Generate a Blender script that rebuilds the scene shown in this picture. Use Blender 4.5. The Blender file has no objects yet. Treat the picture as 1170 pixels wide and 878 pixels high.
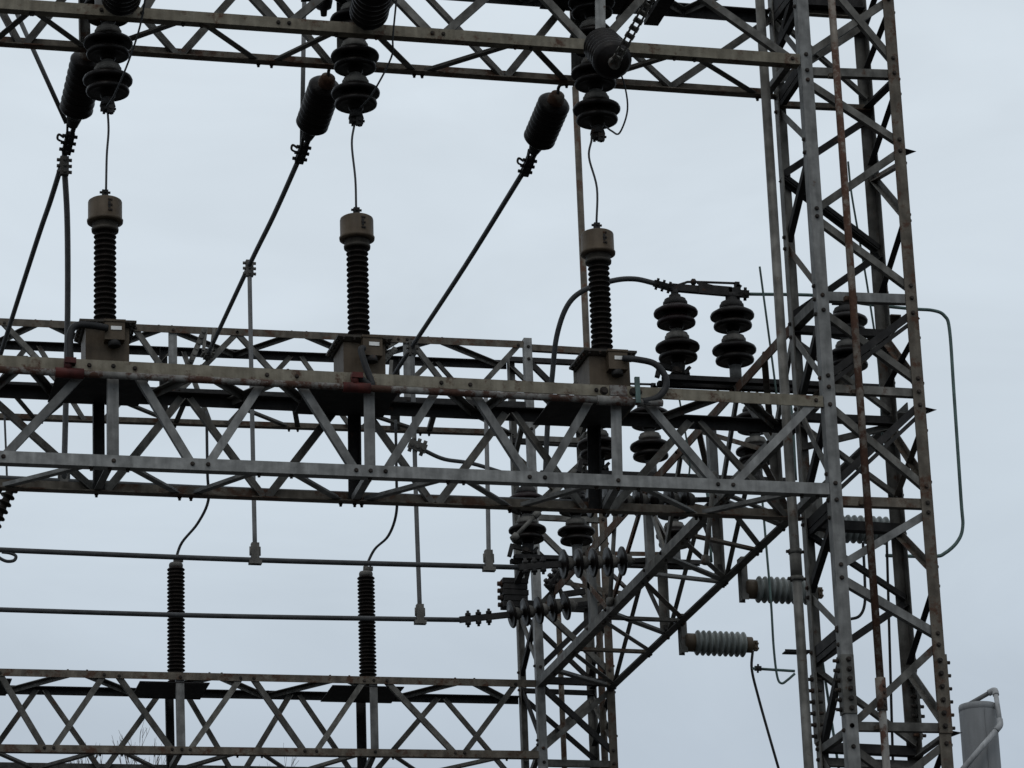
import bpy, math, random
from mathutils import Vector, Matrix
random.seed(7)
S = bpy.context.scene
COL = S.collection
V = Vector

# ------------------------------------------------------------------ camera
O = 1.6 + 10.6976                      # ground is z = 0, eye level 1.6 m
CP = V((-10.0330, -28.2424, 1.6))
YAW, PIT, ROL, F = 0.2444661, 0.3323503, -0.0362102, 3860.68
FW = V((math.sin(YAW)*math.cos(PIT), math.cos(YAW)*math.cos(PIT), math.sin(PIT)))
_r = V((math.cos(YAW), -math.sin(YAW), 0)); _u = _r.cross(FW)
RT = _r*math.cos(ROL) + _u*math.sin(ROL)
UP = -_r*math.sin(ROL) + _u*math.cos(ROL)
def ray(x, y): return FW + RT*((x-585)/F) - UP*((y-439)/F)
def PY(x, y, Y):
    d = ray(x, y); return CP + d*((Y-CP.y)/d.y)
def PX(x, y, X):
    d = ray(x, y); return CP + d*((X-CP.x)/d.x)
def PZ(x, y, Z):
    d = ray(x, y); return CP + d*((Z-CP.z)/d.z)
def proj(q):
    d = q-CP; z = d.dot(FW)
    return (585+F*d.dot(RT)/z, 439-F*d.dot(UP)/z)
def vert(X, Y, py):
    """height on the vertical line (X, Y) seen at picture row py"""
    z = O
    for _ in range(12):
        a = proj(V((X, Y, z)))[1]; b = proj(V((X, Y, z+.01)))[1]
        z += (py-a)/((b-a)/.01)
    return V((X, Y, z))
def onl(A, B, px):
    """point of the line AB seen at picture column px"""
    t = .5
    for _ in range(12):
        a = proj(A.lerp(B, t))[0]; b = proj(A.lerp(B, t+.001))[0]
        t += (px-a)/((b-a)/.001)
    return A.lerp(B, t)

cam = bpy.data.cameras.new('camera'); co = bpy.data.objects.new('camera', cam); COL.objects.link(co)
M = Matrix((( RT.x, UP.x, -FW.x, CP.x), (RT.y, UP.y, -FW.y, CP.y), (RT.z, UP.z, -FW.z, CP.z), (0, 0, 0, 1)))
co.matrix_world = M
cam.sensor_width = 36; cam.lens = F/1170*36; cam.clip_start = .1; cam.clip_end = 5000
S.camera = co

# ------------------------------------------------------------------ materials
def nt(name):
    m = bpy.data.materials.new(name); m.use_nodes = True
    n = m.node_tree.nodes; return m, n, m.node_tree.links, n['Principled BSDF']
def steel(name, c1, c2, rust=.0, rough=.6, metal=.25, streak=.28, vary=.28, spec=.18, rustc=(.062, .033, .021), scale=7):
    m, n, L, b = nt(name)
    geo = n.new('ShaderNodeNewGeometry')
    n1 = n.new('ShaderNodeTexNoise'); n1.inputs['Scale'].default_value = scale; n1.inputs['Detail'].default_value = 6
    L.new(geo.outputs['Position'], n1.inputs['Vector'])
    r1 = n.new('ShaderNodeValToRGB'); r1.color_ramp.elements[0].position = .35; r1.color_ramp.elements[1].position = .66
    r1.color_ramp.elements[0].color = (*c1, 1); r1.color_ramp.elements[1].color = (*c2, 1)
    L.new(n1.outputs['Fac'], r1.inputs['Fac'])
    # vertical rain streaks
    mp = n.new('ShaderNodeMapping'); mp.inputs['Scale'].default_value = (17, 17, 2.2)
    L.new(geo.outputs['Position'], mp.inputs['Vector'])
    n2 = n.new('ShaderNodeTexNoise'); n2.inputs['Scale'].default_value = 1; n2.inputs['Detail'].default_value = 3
    L.new(mp.outputs['Vector'], n2.inputs['Vector']); n2.inputs['Detail'].default_value = 5
    r2 = n.new('ShaderNodeMapRange'); r2.inputs['From Min'].default_value = .35; r2.inputs['From Max'].default_value = .7
    r2.inputs['To Min'].default_value = 1-streak; r2.inputs['To Max'].default_value = 1.1
    L.new(n2.outputs['Fac'], r2.inputs['Value'])
    oi = n.new('ShaderNodeObjectInfo')
    r3 = n.new('ShaderNodeMapRange'); r3.inputs['To Min'].default_value = 1-vary; r3.inputs['To Max'].default_value = 1+vary
    L.new(oi.outputs['Random'], r3.inputs['Value'])
    mu = n.new('ShaderNodeMath'); mu.operation = 'MULTIPLY'; L.new(r2.outputs[0], mu.inputs[0]); L.new(r3.outputs[0], mu.inputs[1])
    mx = n.new('ShaderNodeVectorMath'); mx.operation = 'SCALE'
    L.new(r1.outputs['Color'], mx.inputs[0]); L.new(mu.outputs[0], mx.inputs['Scale'])
    # rust patches
    n3 = n.new('ShaderNodeTexNoise'); n3.inputs['Scale'].default_value = 4.3; n3.inputs['Detail'].default_value = 9; n3.inputs['Roughness'].default_value = .72
    L.new(geo.outputs['Position'], n3.inputs['Vector'])
    r4 = n.new('ShaderNodeMapRange'); r4.inputs['From Min'].default_value = .72-.5*rust; r4.inputs['From Max'].default_value = .80-.5*rust
    L.new(n3.outputs['Fac'], r4.inputs['Value'])
    n4 = n.new('ShaderNodeTexNoise'); n4.inputs['Scale'].default_value = 30; n4.inputs['Detail'].default_value = 4
    L.new(geo.outputs['Position'], n4.inputs['Vector'])
    rr = n.new('ShaderNodeMix'); rr.data_type = 'RGBA'
    rr.inputs['A'].default_value = (*[k*.55 for k in rustc], 1); rr.inputs['B'].default_value = (*[min(1, k*1.5) for k in rustc], 1)
    L.new(n4.outputs['Fac'], rr.inputs['Factor'])
    mm = n.new('ShaderNodeMix'); mm.data_type = 'RGBA'
    L.new(r4.outputs[0], mm.inputs['Factor']); L.new(mx.outputs[0], mm.inputs['A']); L.new(rr.outputs['Result'], mm.inputs['B'])
    L.new(mm.outputs['Result'], b.inputs['Base Color'])
    b.inputs['Roughness'].default_value = rough; b.inputs['Metallic'].default_value = metal
    if 'Specular IOR Level' in b.inputs: b.inputs['Specular IOR Level'].default_value = spec
    bp = n.new('ShaderNodeBump'); bp.inputs['Strength'].default_value = .25; bp.inputs['Distance'].default_value = .01
    L.new(n4.outputs['Fac'], bp.inputs['Height']); L.new(bp.outputs['Normal'], b.inputs['Normal'])
    return m
MT = {
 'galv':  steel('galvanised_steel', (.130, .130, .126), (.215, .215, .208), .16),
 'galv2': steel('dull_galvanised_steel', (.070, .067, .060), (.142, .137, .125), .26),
 'tan':   steel('weathered_tan_steel', (.135, .118, .088), (.20, .18, .14), .36, streak=.25, vary=.08),
 'brown': steel('brown_weathered_steel', (.078, .066, .052), (.138, .12, .097), .42, vary=.2),
 'rusty': steel('rusted_steel', (.090, .076, .062), (.15, .13, .11), .56, vary=.1, metal=0, rough=.85),
 'rustpipe': steel('rust_flaked_conduit', (.14, .12, .10), (.19, .165, .14), .55, vary=0, metal=0, rough=.85, rustc=(.066, .034, .023), scale=14),
 'peel':  steel('peeling_painted_conduit', (.13, .125, .115), (.23, .222, .208), .54, vary=0, metal=0, rough=.8, rustc=(.052, .026, .018)),
 'red':   steel('red_oxide_paint', (.045, .011, .010), (.085, .020, .016), .3, vary=0, metal=0),
 'iron_and_shaded':  steel('dark_iron_and_shaded_steel', (.018, .0175, .0175), (.034, .032, .031), .2, rough=.75, metal=0),  # iron fittings, and back top chords with their shade put into the colour
 'bolt':  steel('dark_bolt_steel', (.022, .020, .018), (.045, .036, .03), .35, rough=.8, metal=0),
 'lidp':  steel('dark_brown_paint', (.030, .026, .021), (.048, .041, .033), .1, rough=.6, metal=0, streak=.15, vary=.05),
 'alu':   steel('dull_aluminium_tube', (.12, .122, .122), (.16, .16, .16), .0, rough=.6, metal=.2, streak=.12),
 'cable': steel('dark_stranded_cable', (.040, .042, .044), (.060, .062, .064), .0, rough=.65, metal=0, streak=.1, vary=.05),
 'green': steel('copper_tube_patina', (.07, .10, .095), (.10, .15, .14), .1, rough=.6),
 'rubber': steel('black_rubber_hose', (.018, .018, .019), (.03, .03, .031), .0, rough=.55, metal=0),
 'paint': steel('brown_grey_paint', (.056, .041, .027), (.082, .062, .042), .06, rough=.55, metal=0, streak=.15, vary=.05),
 'cap':   steel('grey_cemented_cap', (.09, .087, .08), (.14, .133, .122), .15, rough=.8, metal=0),
 'pvc':   steel('pale_grey_conduit', (.27, .275, .28), (.34, .345, .35), .0, rough=.5, metal=0, vary=0),
 'pole':  steel('painted_grey_steel_pole', (.165, .17, .175), (.19, .195, .20), .02, vary=0, metal=0, streak=.06, scale=2),
 'label': steel('white_name_plate', (.6, .6, .58), (.7, .7, .68), .0, vary=0, metal=0, streak=.1),
 'bark':  steel('grey_bark', (.07, .06, .05), (.11, .095, .08), .0, vary=0, metal=0, rough=.9),
 'glaze_grey': steel('grey_glazed_porcelain', (.145, .162, .158), (.20, .217, .21), .0, rough=.35, metal=0, streak=.25, vary=0),
 'porc':  steel('dark_brown_porcelain', (.0045, .0036, .0033), (.009, .0066, .0058), .0, rough=.4, metal=0, streak=.3, vary=.1, spec=.13),
 'porc2': steel('brown_black_shed_porcelain', (.008, .0065, .0055), (.016, .012, .010), .0, rough=.5, metal=0, streak=.3, vary=.1, spec=.08),
 'skirt': steel('oxide_porcelain', (.010, .0055, .006), (.016, .008, .009), .0, rough=.42, metal=0, vary=.1, spec=.13),
}

# ------------------------------------------------------------------ mesh builder
ORG = {}
class MB:
    def __init__(s): s.v = []; s.f = []; s.sm = []; s.bf = []
    def add(s, vs, fs, smooth=False):
        k = len(s.v); s.v += [V(p) for p in vs]
        s.f += [tuple(i+k for i in f) for f in fs]; s.sm += [smooth]*len(fs); return s
    def prism(s, a, b, prof):
        """prof: list of offset Vectors (closed polygon) swept from a to b"""
        n = len(prof); vs = [a+q for q in prof]+[b+q for q in prof]
        fs = [(i, (i+1) % n, n+(i+1) % n, n+i) for i in range(n)]
        fs += [tuple(reversed(range(n))), tuple(range(n, 2*n))]
        return s.add(vs, fs)
    def angle(s, a, b, u, v, wu, wv, t=.011):
        """L section: corner on a-b, flanges along u and v"""
        ax = (b-a).normalized()
        u = (u-ax*u.dot(ax)).normalized(); v = (v-ax*v.dot(ax)-u*v.dot(u)).normalized()
        return s.prism(a, b, [V((0, 0, 0)), u*wu, u*wu+v*t, u*t+v*t, u*t+v*wv, v*wv])
    def channel(s, a, b, u, v, wu, wv, t=.012):
        """C section: web along u (centred), flanges along v"""
        ax = (b-a).normalized()
        u = (u-ax*u.dot(ax)).normalized(); v = (v-ax*v.dot(ax)-u*v.dot(u)).normalized()
        h = wu/2
        return s.prism(a, b, [u*-h, u*h, u*h+v*wv, u*(h-t)+v*wv, u*(h-t)+v*t, u*(t-h)+v*t, u*(t-h)+v*wv, u*-h+v*wv])
    def bar(s, a, b, u, wu, wv):
        ax = (b-a).normalized(); u = (u-ax*u.dot(ax)).normalized(); v = ax.cross(u)
        return s.prism(a, b, [u*-wu/2-v*wv/2, u*wu/2-v*wv/2, u*wu/2+v*wv/2, u*-wu/2+v*wv/2])
    def box(s, lo, hi):
        x0, y0, z0 = lo; x1, y1, z1 = hi
        return s.add([(x0, y0, z0), (x1, y0, z0), (x1, y1, z0), (x0, y1, z0), (x0, y0, z1), (x1, y0, z1), (x1, y1, z1), (x0, y1, z1)],
                     [(3, 2, 1, 0), (4, 5, 6, 7), (0, 1, 5, 4), (1, 2, 6, 5), (2, 3, 7, 6), (3, 0, 4, 7)])
    def lathe(s, prof, org, ax=V((0, 0, 1)), n=24):
        ax = V(ax).normalized(); t = V((0, 0, 1)) if abs(ax.z) < .9 else V((1, 0, 0))
        e1 = ax.cross(t).normalized(); e2 = ax.cross(e1)
        vs = []; fs = []
        for r, z in prof:
            for k in range(n):
                a = 2*math.pi*k/n; vs.append(org+ax*z+(e1*math.cos(a)+e2*math.sin(a))*r)
        for i in range(len(prof)-1):
            for k in range(n):
                fs.append((i*n+k, (i+1)*n+k, (i+1)*n+(k+1) % n, i*n+(k+1) % n))
        s.add(vs, fs, True)
        k = len(s.v)-len(vs)
        s.f += [tuple(k+i for i in range(n)), tuple(k+(len(prof)-1)*n+i for i in reversed(range(n)))]; s.sm += [False]*2
        return s
    def cyl(s, a, b, r, n=12, r2=None):
        d = b-a; return s.lathe([(r, 0), (r if r2 is None else r2, d.length)], a, d, n)
    def tube(s, pts, r, n=8, smooth=6):
        """round tube through points (Catmull-Rom)"""
        pts = [V(p) for p in pts]
        if len(pts) > 2 and smooth:
            q = [pts[0]*2-pts[1]]+pts+[pts[-1]*2-pts[-2]]; out = []
            for i in range(1, len(q)-2):
                for k in range(smooth):
                    t = k/smooth; a, b, c, d = q[i-1:i+3]
                    out.append(.5*((2*b)+(c-a)*t+(2*a-5*b+4*c-d)*t*t+(3*b-a-3*c+d)*t**3))
            out.append(pts[-1]); pts = out
        vs = []; fs = []; e = None
        for i, p in enumerate(pts):
            d = (pts[min(i+1, len(pts)-1)]-pts[max(i-1, 0)]).normalized()
            if e is None: e = d.orthogonal().normalized()
            e = (e-d*e.dot(d)).normalized(); g = d.cross(e)
            rr = r[i] if isinstance(r, list) else r
            for k in range(n):
                a = 2*math.pi*k/n; vs.append(p+(e*math.cos(a)+g*math.sin(a))*rr)
        for i in range(len(pts)-1):
            for k in range(n): fs.append((i*n+k, i*n+(k+1) % n, (i+1)*n+(k+1) % n, (i+1)*n+k))
        s.add(vs, fs, True); k0 = len(s.v)-len(vs)
        s.f += [tuple(k0+i for i in reversed(range(n))), tuple(k0+(len(pts)-1)*n+i for i in range(n))]; s.sm += [False]*2
        return s
    def bolt(s, p, nrm, r=.017, h=.022):
        nrm = V(nrm).normalized(); k = len(s.f)
        s.cyl(p, p+nrm*h*.35, r*1.35, 10); s.cyl(p, p+nrm*h, r, 6); s.bf += range(k, len(s.f)); return s
    def build(s, name, mat, parent=None, label=None, flip=False):
        me = bpy.data.meshes.new(name)
        o0 = ORG.get(parent.name, V((0, 0, 0))) if parent else V((0, 0, 0))
        if parent is None:
            lo = min(p.z for p in s.v); o0 = sum(s.v, V((0, 0, 0)))/len(s.v); o0.z = lo
        me.from_pydata([p-o0 for p in s.v], [], s.f); me.materials.append(MT[mat])
        me.polygons.foreach_set('use_smooth', s.sm)
        if s.bf:
            me.materials.append(MT['bolt'])
            for i in s.bf: me.polygons[i].material_index = 1
        import bmesh
        bm = bmesh.new(); bm.from_mesh(me); bmesh.ops.recalc_face_normals(bm, faces=bm.faces); bm.to_mesh(me); bm.free()
        ob = bpy.data.objects.new(name, me); COL.objects.link(ob)
        if parent: ob.parent = parent; ORG[ob.name] = o0
        else: ob.location = o0; ORG[ob.name] = o0
        if label: ob['label'] = label
        return ob
def tag(o, label, cat, group=None):
    o['label'] = label; o['category'] = cat
    if group: o['group'] = group
    return o
def thing(name, loc, label, cat, group=None):
    o = bpy.data.objects.new(name, None); COL.objects.link(o); o.location = loc; o.empty_display_size = .2
    ORG[o.name] = V(loc); return tag(o, label, cat, group)
def copy_tree(o, par=None, loc=None):
    c = o.copy(); COL.objects.link(c)
    if par: c.parent = par
    if loc is not None: c.location = loc
    ORG[c.name] = V(c.location)
    for k in list(o.children): copy_tree(k, c)
    return c
X1, Y1, Z1 = V((1, 0, 0)), V((0, 1, 0)), V((0, 0, 1))

# ------------------------------------------------------------------ ground
def structure(o): o['kind'] = 'structure'; return o
m, n, L, b = nt('gravel')
geo = n.new('ShaderNodeNewGeometry'); nz = n.new('ShaderNodeTexVoronoi'); nz.inputs['Scale'].default_value = 28
L.new(geo.outputs['Position'], nz.inputs['Vector'])
rp = n.new('ShaderNodeValToRGB'); rp.color_ramp.elements[0].color = (.02, .0195, .019, 1); rp.color_ramp.elements[1].color = (.05, .049, .047, 1)
L.new(nz.outputs['Distance'], rp.inputs['Fac']); L.new(rp.outputs['Color'], b.inputs['Base Color']); b.inputs['Roughness'].default_value = .95
MT['gravel'] = m
g = MB().add([(-900, -400, 0), (900, -400, 0), (900, 1400, 0), (-900, 1400, 0)], [(0, 1, 2, 3)]).build('ground', 'gravel')
structure(g)

# ------------------------------------------------------------------ lattice girder
D1 = .8677
def girder(name, label, FT, FB, BT, BB, front, back, bottom, top, posts_f, posts_b, mats, right, left=-150, plates=(), w=.108, wb=.075, bolts=True, cat='girder', sw=.055):
    """FT.. = (A, B) lines of the chord corners; lacing lists hold picture columns on those chords"""
    root = thing(name, (onl(*FT, 300)+onl(*BT, 300))/2*1.0, label, cat)
    root.location.z = FB[0].z; ORG[root.name] = V(root.location)
    ch = dict(FT=(FT, -Z1, Y1), FB=(FB, Z1, Y1), BT=(BT, -Z1, -Y1), BB=(BB, Z1, -Y1))
    for k, (ln, u, v) in ch.items():
        mb = MB().angle(onl(*ln, left), right(ln), u, v, w, w)
        if bolts and k[0] == 'F':
            pass
        mb.build('chord', mats[k], root)
    Ls = dict(FT=FT, FB=FB, BT=BT, BB=BB)
    off = dict(FT=-.055*Z1, FB=.055*Z1, BT=-.055*Z1, BB=.055*Z1)
    def brace(c1, p1, c2, p2, mat, nrm, kind='diagonal_brace', ww=wb, shift=.013):
        a = onl(*Ls[c1], p1)+off[c1]+Z1*random.uniform(-.008, .008); b = onl(*Ls[c2], p2)+off[c2]+X1*random.uniform(-.008, .008)
        ax = (b-a).normalized(); u = ax.cross(nrm).normalized()
        if u.z < 0: u = -u
        a2 = a-ax*.03-u*ww/2+nrm*shift; b2 = b+ax*.03-u*ww/2+nrm*shift
        mb = MB().angle(a2, b2, u, nrm, ww, ww*.8, .009)
        if bolts:
            for q in (a, b): mb.bolt(q-nrm*.001, -nrm, .015, .02)
        mb.build(kind, mat, root)
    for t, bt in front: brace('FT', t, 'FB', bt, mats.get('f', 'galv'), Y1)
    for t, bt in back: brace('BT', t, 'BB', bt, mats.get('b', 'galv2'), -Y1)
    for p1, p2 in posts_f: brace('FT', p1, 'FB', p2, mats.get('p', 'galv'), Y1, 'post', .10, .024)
    for p1, p2 in posts_b: brace('BT', p1, 'BB', p2, mats.get('pb', 'iron_and_shaded'), -Y1, 'post', .11, .024)
    def flat(c1, p1, c2, p2, mat, up, ww=sw+.012):
        a = onl(*Ls[c1], p1); b = onl(*Ls[c2], p2)
        dz = Z1*(.013 if up > 0 else -.022)
        a = a+Y1*.03+dz; b = b-Y1*.03+dz
        ax = (b-a).normalized(); u = ax.cross(Z1).normalized()
        if u.y > 0: u = -u
        a2, b2 = a-u*ww/2, b-u*ww/2
        mb = MB().angle(a2, b2, u, Z1*up, ww, ww*.9, .009)
        if bolts:
            for q in (a, b): mb.bolt(q-Z1*.012*up+Y1*.02, -Z1*up, .014, .03)
        mb.build('diagonal_brace', mat, root)
    for p1, p2 in bottom: flat('FB', p1, 'BB', p2, mats.get('bt', 'galv2'), 1)
    for p1, p2 in top: flat('FT', p1, 'BT', p2, mats.get('tp', 'galv2'), -1)
    for x0, x1 in plates:
        a = onl(*FT, x0); b = onl(*FT, x1); z = (a.z+b.z)/2-.115
        MB().box((a.x, a.y+.02, z-.012), (b.x, a.y+D1-.02, z)).build('mounting_plate', 'iron_and_shaded', root)
    return root
def lift(ln, dz): return (ln[0]+Z1*dz, ln[1]+Z1*dz)
def shiftY(ln, dy): return (ln[0]+Y1*dy, ln[1]+Y1*dy)
def line(p, q, Y): return (PY(*p, Y), PY(*q, Y))
toX = lambda X: (lambda ln: ln[0].lerp(ln[1], (X-ln[0].x)/(ln[1].x-ln[0].x)))
Y2, D2, XA, XB = 11.8528, .9732, .1505, 1.1631
H = .93
# main girder
mFT = line((0, 406), (870, 449), 0); mFB = line((0, 528.5), (870, 562), 0)
mBT = line((0, 442), (870, 482), D1); mBB = line((0, 561), (870, 594), D1)
main = girder('lattice_girder', 'lattice girder carrying three brown transformers, with a tan rust streaked upper front chord', mFT, mFB, mBT, mBB,
  front=[(-95, -20), (-60, -5), (102, 4), (154, 220), (305, 238), (339, 408), (504, 440), (537, 606), (681, 622), (731, 821), (932, 839)],
  back=[(-20, 105), (-70, -120), (205, 123), (218, 298), (385, 308), (415, 492), (575, 503), (588, 665), (785, 700), (800, 895)],
  bottom=[(-80, -10), (105, 0), (147, 205), (297, 218), (334, 389), (513, 413), (531, 582), (683, 592), (731, 795), (918, 800), (126, 110), (424, 405), (708, 690), (936, 905)],
  top=[(28, -10), (31, 60), (231, 165), (232, 290), (330, 262), (312, 350), (428, 372), (504, 540), (590, 545), (600, 680), (822, 745), (851, 886)],
  posts_f=[(129.5, 129.5), (422, 423.5), (704, 706)], posts_b=[(112, 113), (403, 405), (676, 678)],
  mats=dict(FT='tan', FB='galv', BT='iron_and_shaded', BB='brown', f='galv', b='galv2', bt='galv'), right=toX(-.008), plates=[(66, 172), (354, 458), (633, 728)])  # BT: shade under its own top flange painted in as a dark tone
# top girder
tFB = line((0, 9.7), (870, 70.5), 0); tBB = line((0, 54), (870, 113), D1)
tFT = lift(tFB, H); tBT = lift(tBB, H)
top = girder('lattice_girder', 'topmost lattice girder, cropped by the top edge, with three dark insulator stacks hanging through it', tFT, tFB, tBT, tBB,
  front=[(228, 318), (430, 330), (400, 494), (600, 507), (584, 674), (760, 684), (765, 905), (58, 150), (215, 162), (-40, -20)],
  back=[(115, 200), (283, 208), (300, 377), (455, 390), (484, 572), (646, 580), (662, 765), (880, 767), (-30, 20), (100, 30)],
  bottom=[(36, -10), (38, 100), (210, 112), (231, 295), (385, 310), (431, 473), (590, 482), (608, 647), (772, 665), (795, 865), (905, 875)],
  top=[(20, 100), (160, 100), (180, 250), (330, 250), (350, 420), (500, 420), (520, 600), (680, 600), (700, 780), (860, 780)],
  posts_f=[(115, 116), (414, 416), (686, 688)], posts_b=[(95, 97), (390, 391), (657, 659)],
  mats=dict(FT='tan', FB='tan', BT='iron_and_shaded', BB='brown', f='galv2', b='galv2', bt='galv2', pb='galv2', p='galv'), right=toX(-.008), plates=[(80, 180), (372, 460), (640, 735)])  # BT coloured dark to carry the shade on its inner side
for x0, x1, py in ((704, 714, 31), (736, 752, 34)):
    a = PY(x0, py, D1+.12); b = PY(x1, py, D1+.12)
    MB().channel(V(((a.x+b.x)/2, D1+.12, a.z+.05)), V(((a.x+b.x)/2, -.10, a.z+.05)), X1, Z1, b.x-a.x, .05).build('bracket', 'iron_and_shaded', top)
# upper rear girder
bFT = line((0, 363.7), (590, 389.4), Y2); bBT = line((0, 391.5), (577, 414.5), Y2+D2)
bFB = lift(bFT, -H); bBB = line((0, 480.5), (590, 499.5), Y2+D2)
upr = girder('lattice_girder', 'brownish lattice girder seen just above and behind the transformer girder, ending at the rear tower', bFT, bFB, bBT, bBB,
  front=[(5, 74), (-10, -60), (143, 205-125), (155, 205), (271, 205), (271, 337), (455, 345), (470, 525), (592, 532)],
  back=[(30, -30), (45, 95), (190, 120), (210, 240), (330, 262), (345, 400), (490, 415), (500, 570)],
  bottom=[(10, 40), (88, 48), (110, 200), (215, 200), (240, 330), (335, 340), (370, 480), (500, 490), (520, 585)],
  top=[(41, -10), (59, 118), (182, 118), (197, 268), (334, 268), (351, 415), (490, 415), (506, 570)],
  posts_f=[(198, 199), (465, 466)], posts_b=[(186, 187), (450, 451)],
  mats=dict(FT='brown', FB='iron_and_shaded', BT='iron_and_shaded', BB='brown', f='galv2', b='galv2', p='galv', tp='galv2'), right=toX(XA-.008), wb=.068, w=.095)  # BT tone holds the shade seen from below, painted into the steel
# lower rear girder
lFT = line((0, 764), (580, 776.5), Y2); lFB = line((0, 859), (580, 866), Y2)
lBT = line((0, 785), (590, 797), Y2+D2); lBB = lift(lBT, -H-.115)
low = girder('lattice_girder', 'lowest lattice girder, along the bottom edge, carrying two tall ribbed insulators', lFT, lFB, lBT, lBB,
  front=[(0, 51), (119, 62), (136, 196), (275, 218), (290, 349), (416, 361), (442, 520), (589, 531), (-20, -80)],
  back=[(40, -20), (52, 112), (182, 121), (213, 262), (330, 280), (343, 400), (498, 430), (509, 580)],
  bottom=[(-10, 36), (115, 47), (140, 180), (272, 205), (300, 330), (412, 345), (450, 480), (580, 490), (207, 195), (428, 418)],
  top=[(78, 10), (100, 150), (240, 160), (254, 300), (378, 306), (400, 440), (521, 450), (543, 580)],
  posts_f=[(206, 207.5), (427, 429)], posts_b=[(193, 194), (411, 413)],
  mats=dict(FT='brown', FB='brown', BT='iron_and_shaded', BB='galv2', f='galv2', b='galv2', tp='galv2'), right=toX(XA-.008), plates=[(160, 240), (380, 462), (-72, 14)], wb=.07, w=.092)  # BT darkened in colour for the shade below its flange

# ------------------------------------------------------------------ lattice towers
def tower(name, label, legs, ztop, members, extra=None, w=.115, wb=.07, mat='galv2', cat='tower'):
    c = sum((V((x, y, 0)) for x, y in legs.values()), V((0, 0, 0)))/4
    root = thing(name, c, label, cat)
    sx = {'FL': X1, 'BL': X1, 'FR': -X1, 'BR': -X1}; sy = {'FL': Y1, 'FR': Y1, 'BL': -Y1, 'BR': -Y1}
    for k, (x, y) in legs.items():
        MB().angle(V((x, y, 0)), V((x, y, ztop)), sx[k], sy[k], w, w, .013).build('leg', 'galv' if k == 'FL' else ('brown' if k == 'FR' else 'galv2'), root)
    for qi, q in enumerate(members):
        (l1, p1, l2, p2), opt = q[:4], (q[4] if len(q) > 4 else {})
        a = vert(*legs[l1], p1); b = vert(*legs[l2], p2)
        face = l1+l2
        if l1[0] == l2[0]:
            nrm = Y1 if l1[0] == 'F' else -Y1; ia, ib = sx[l1], sx[l2]
        else:
            nrm = X1 if l1[1] == 'L' else -X1; ia, ib = sy[l1], sy[l2]
        a = a+ia*.055; b = b+ib*.055
        ax = (b-a).normalized(); u = ax.cross(nrm).normalized()
        if u.z < 0: u = -u
        if opt.get('down'): u = -u
        ww = opt.get('w', wb); sh = .015+.012*(qi % 2)+.0007*(qi % 7)
        a2 = a-ax*.03-u*ww/2+nrm*sh; b2 = b+ax*.03-u*ww/2+nrm*sh
        mb = MB().angle(a2, b2, u, nrm, ww, opt.get('d', ww*.85), .009)
        if opt.get('double'):
            mb.angle(a2-u*.012, b2-u*.012, -u, nrm, ww*.55, ww*.85, .009)
        for e in (a, b): mb.bolt(e-nrm*.001, -nrm, .016, .022)
        hz = abs(b.z-a.z) < .12
        mb.build('horizontal_brace' if hz else 'diagonal_brace', opt.get('m', mat), root)
    return root
T1 = {'FL': (0, 0), 'FR': (1, 0), 'BL': (0, D1), 'BR': (1, D1)}
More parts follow.
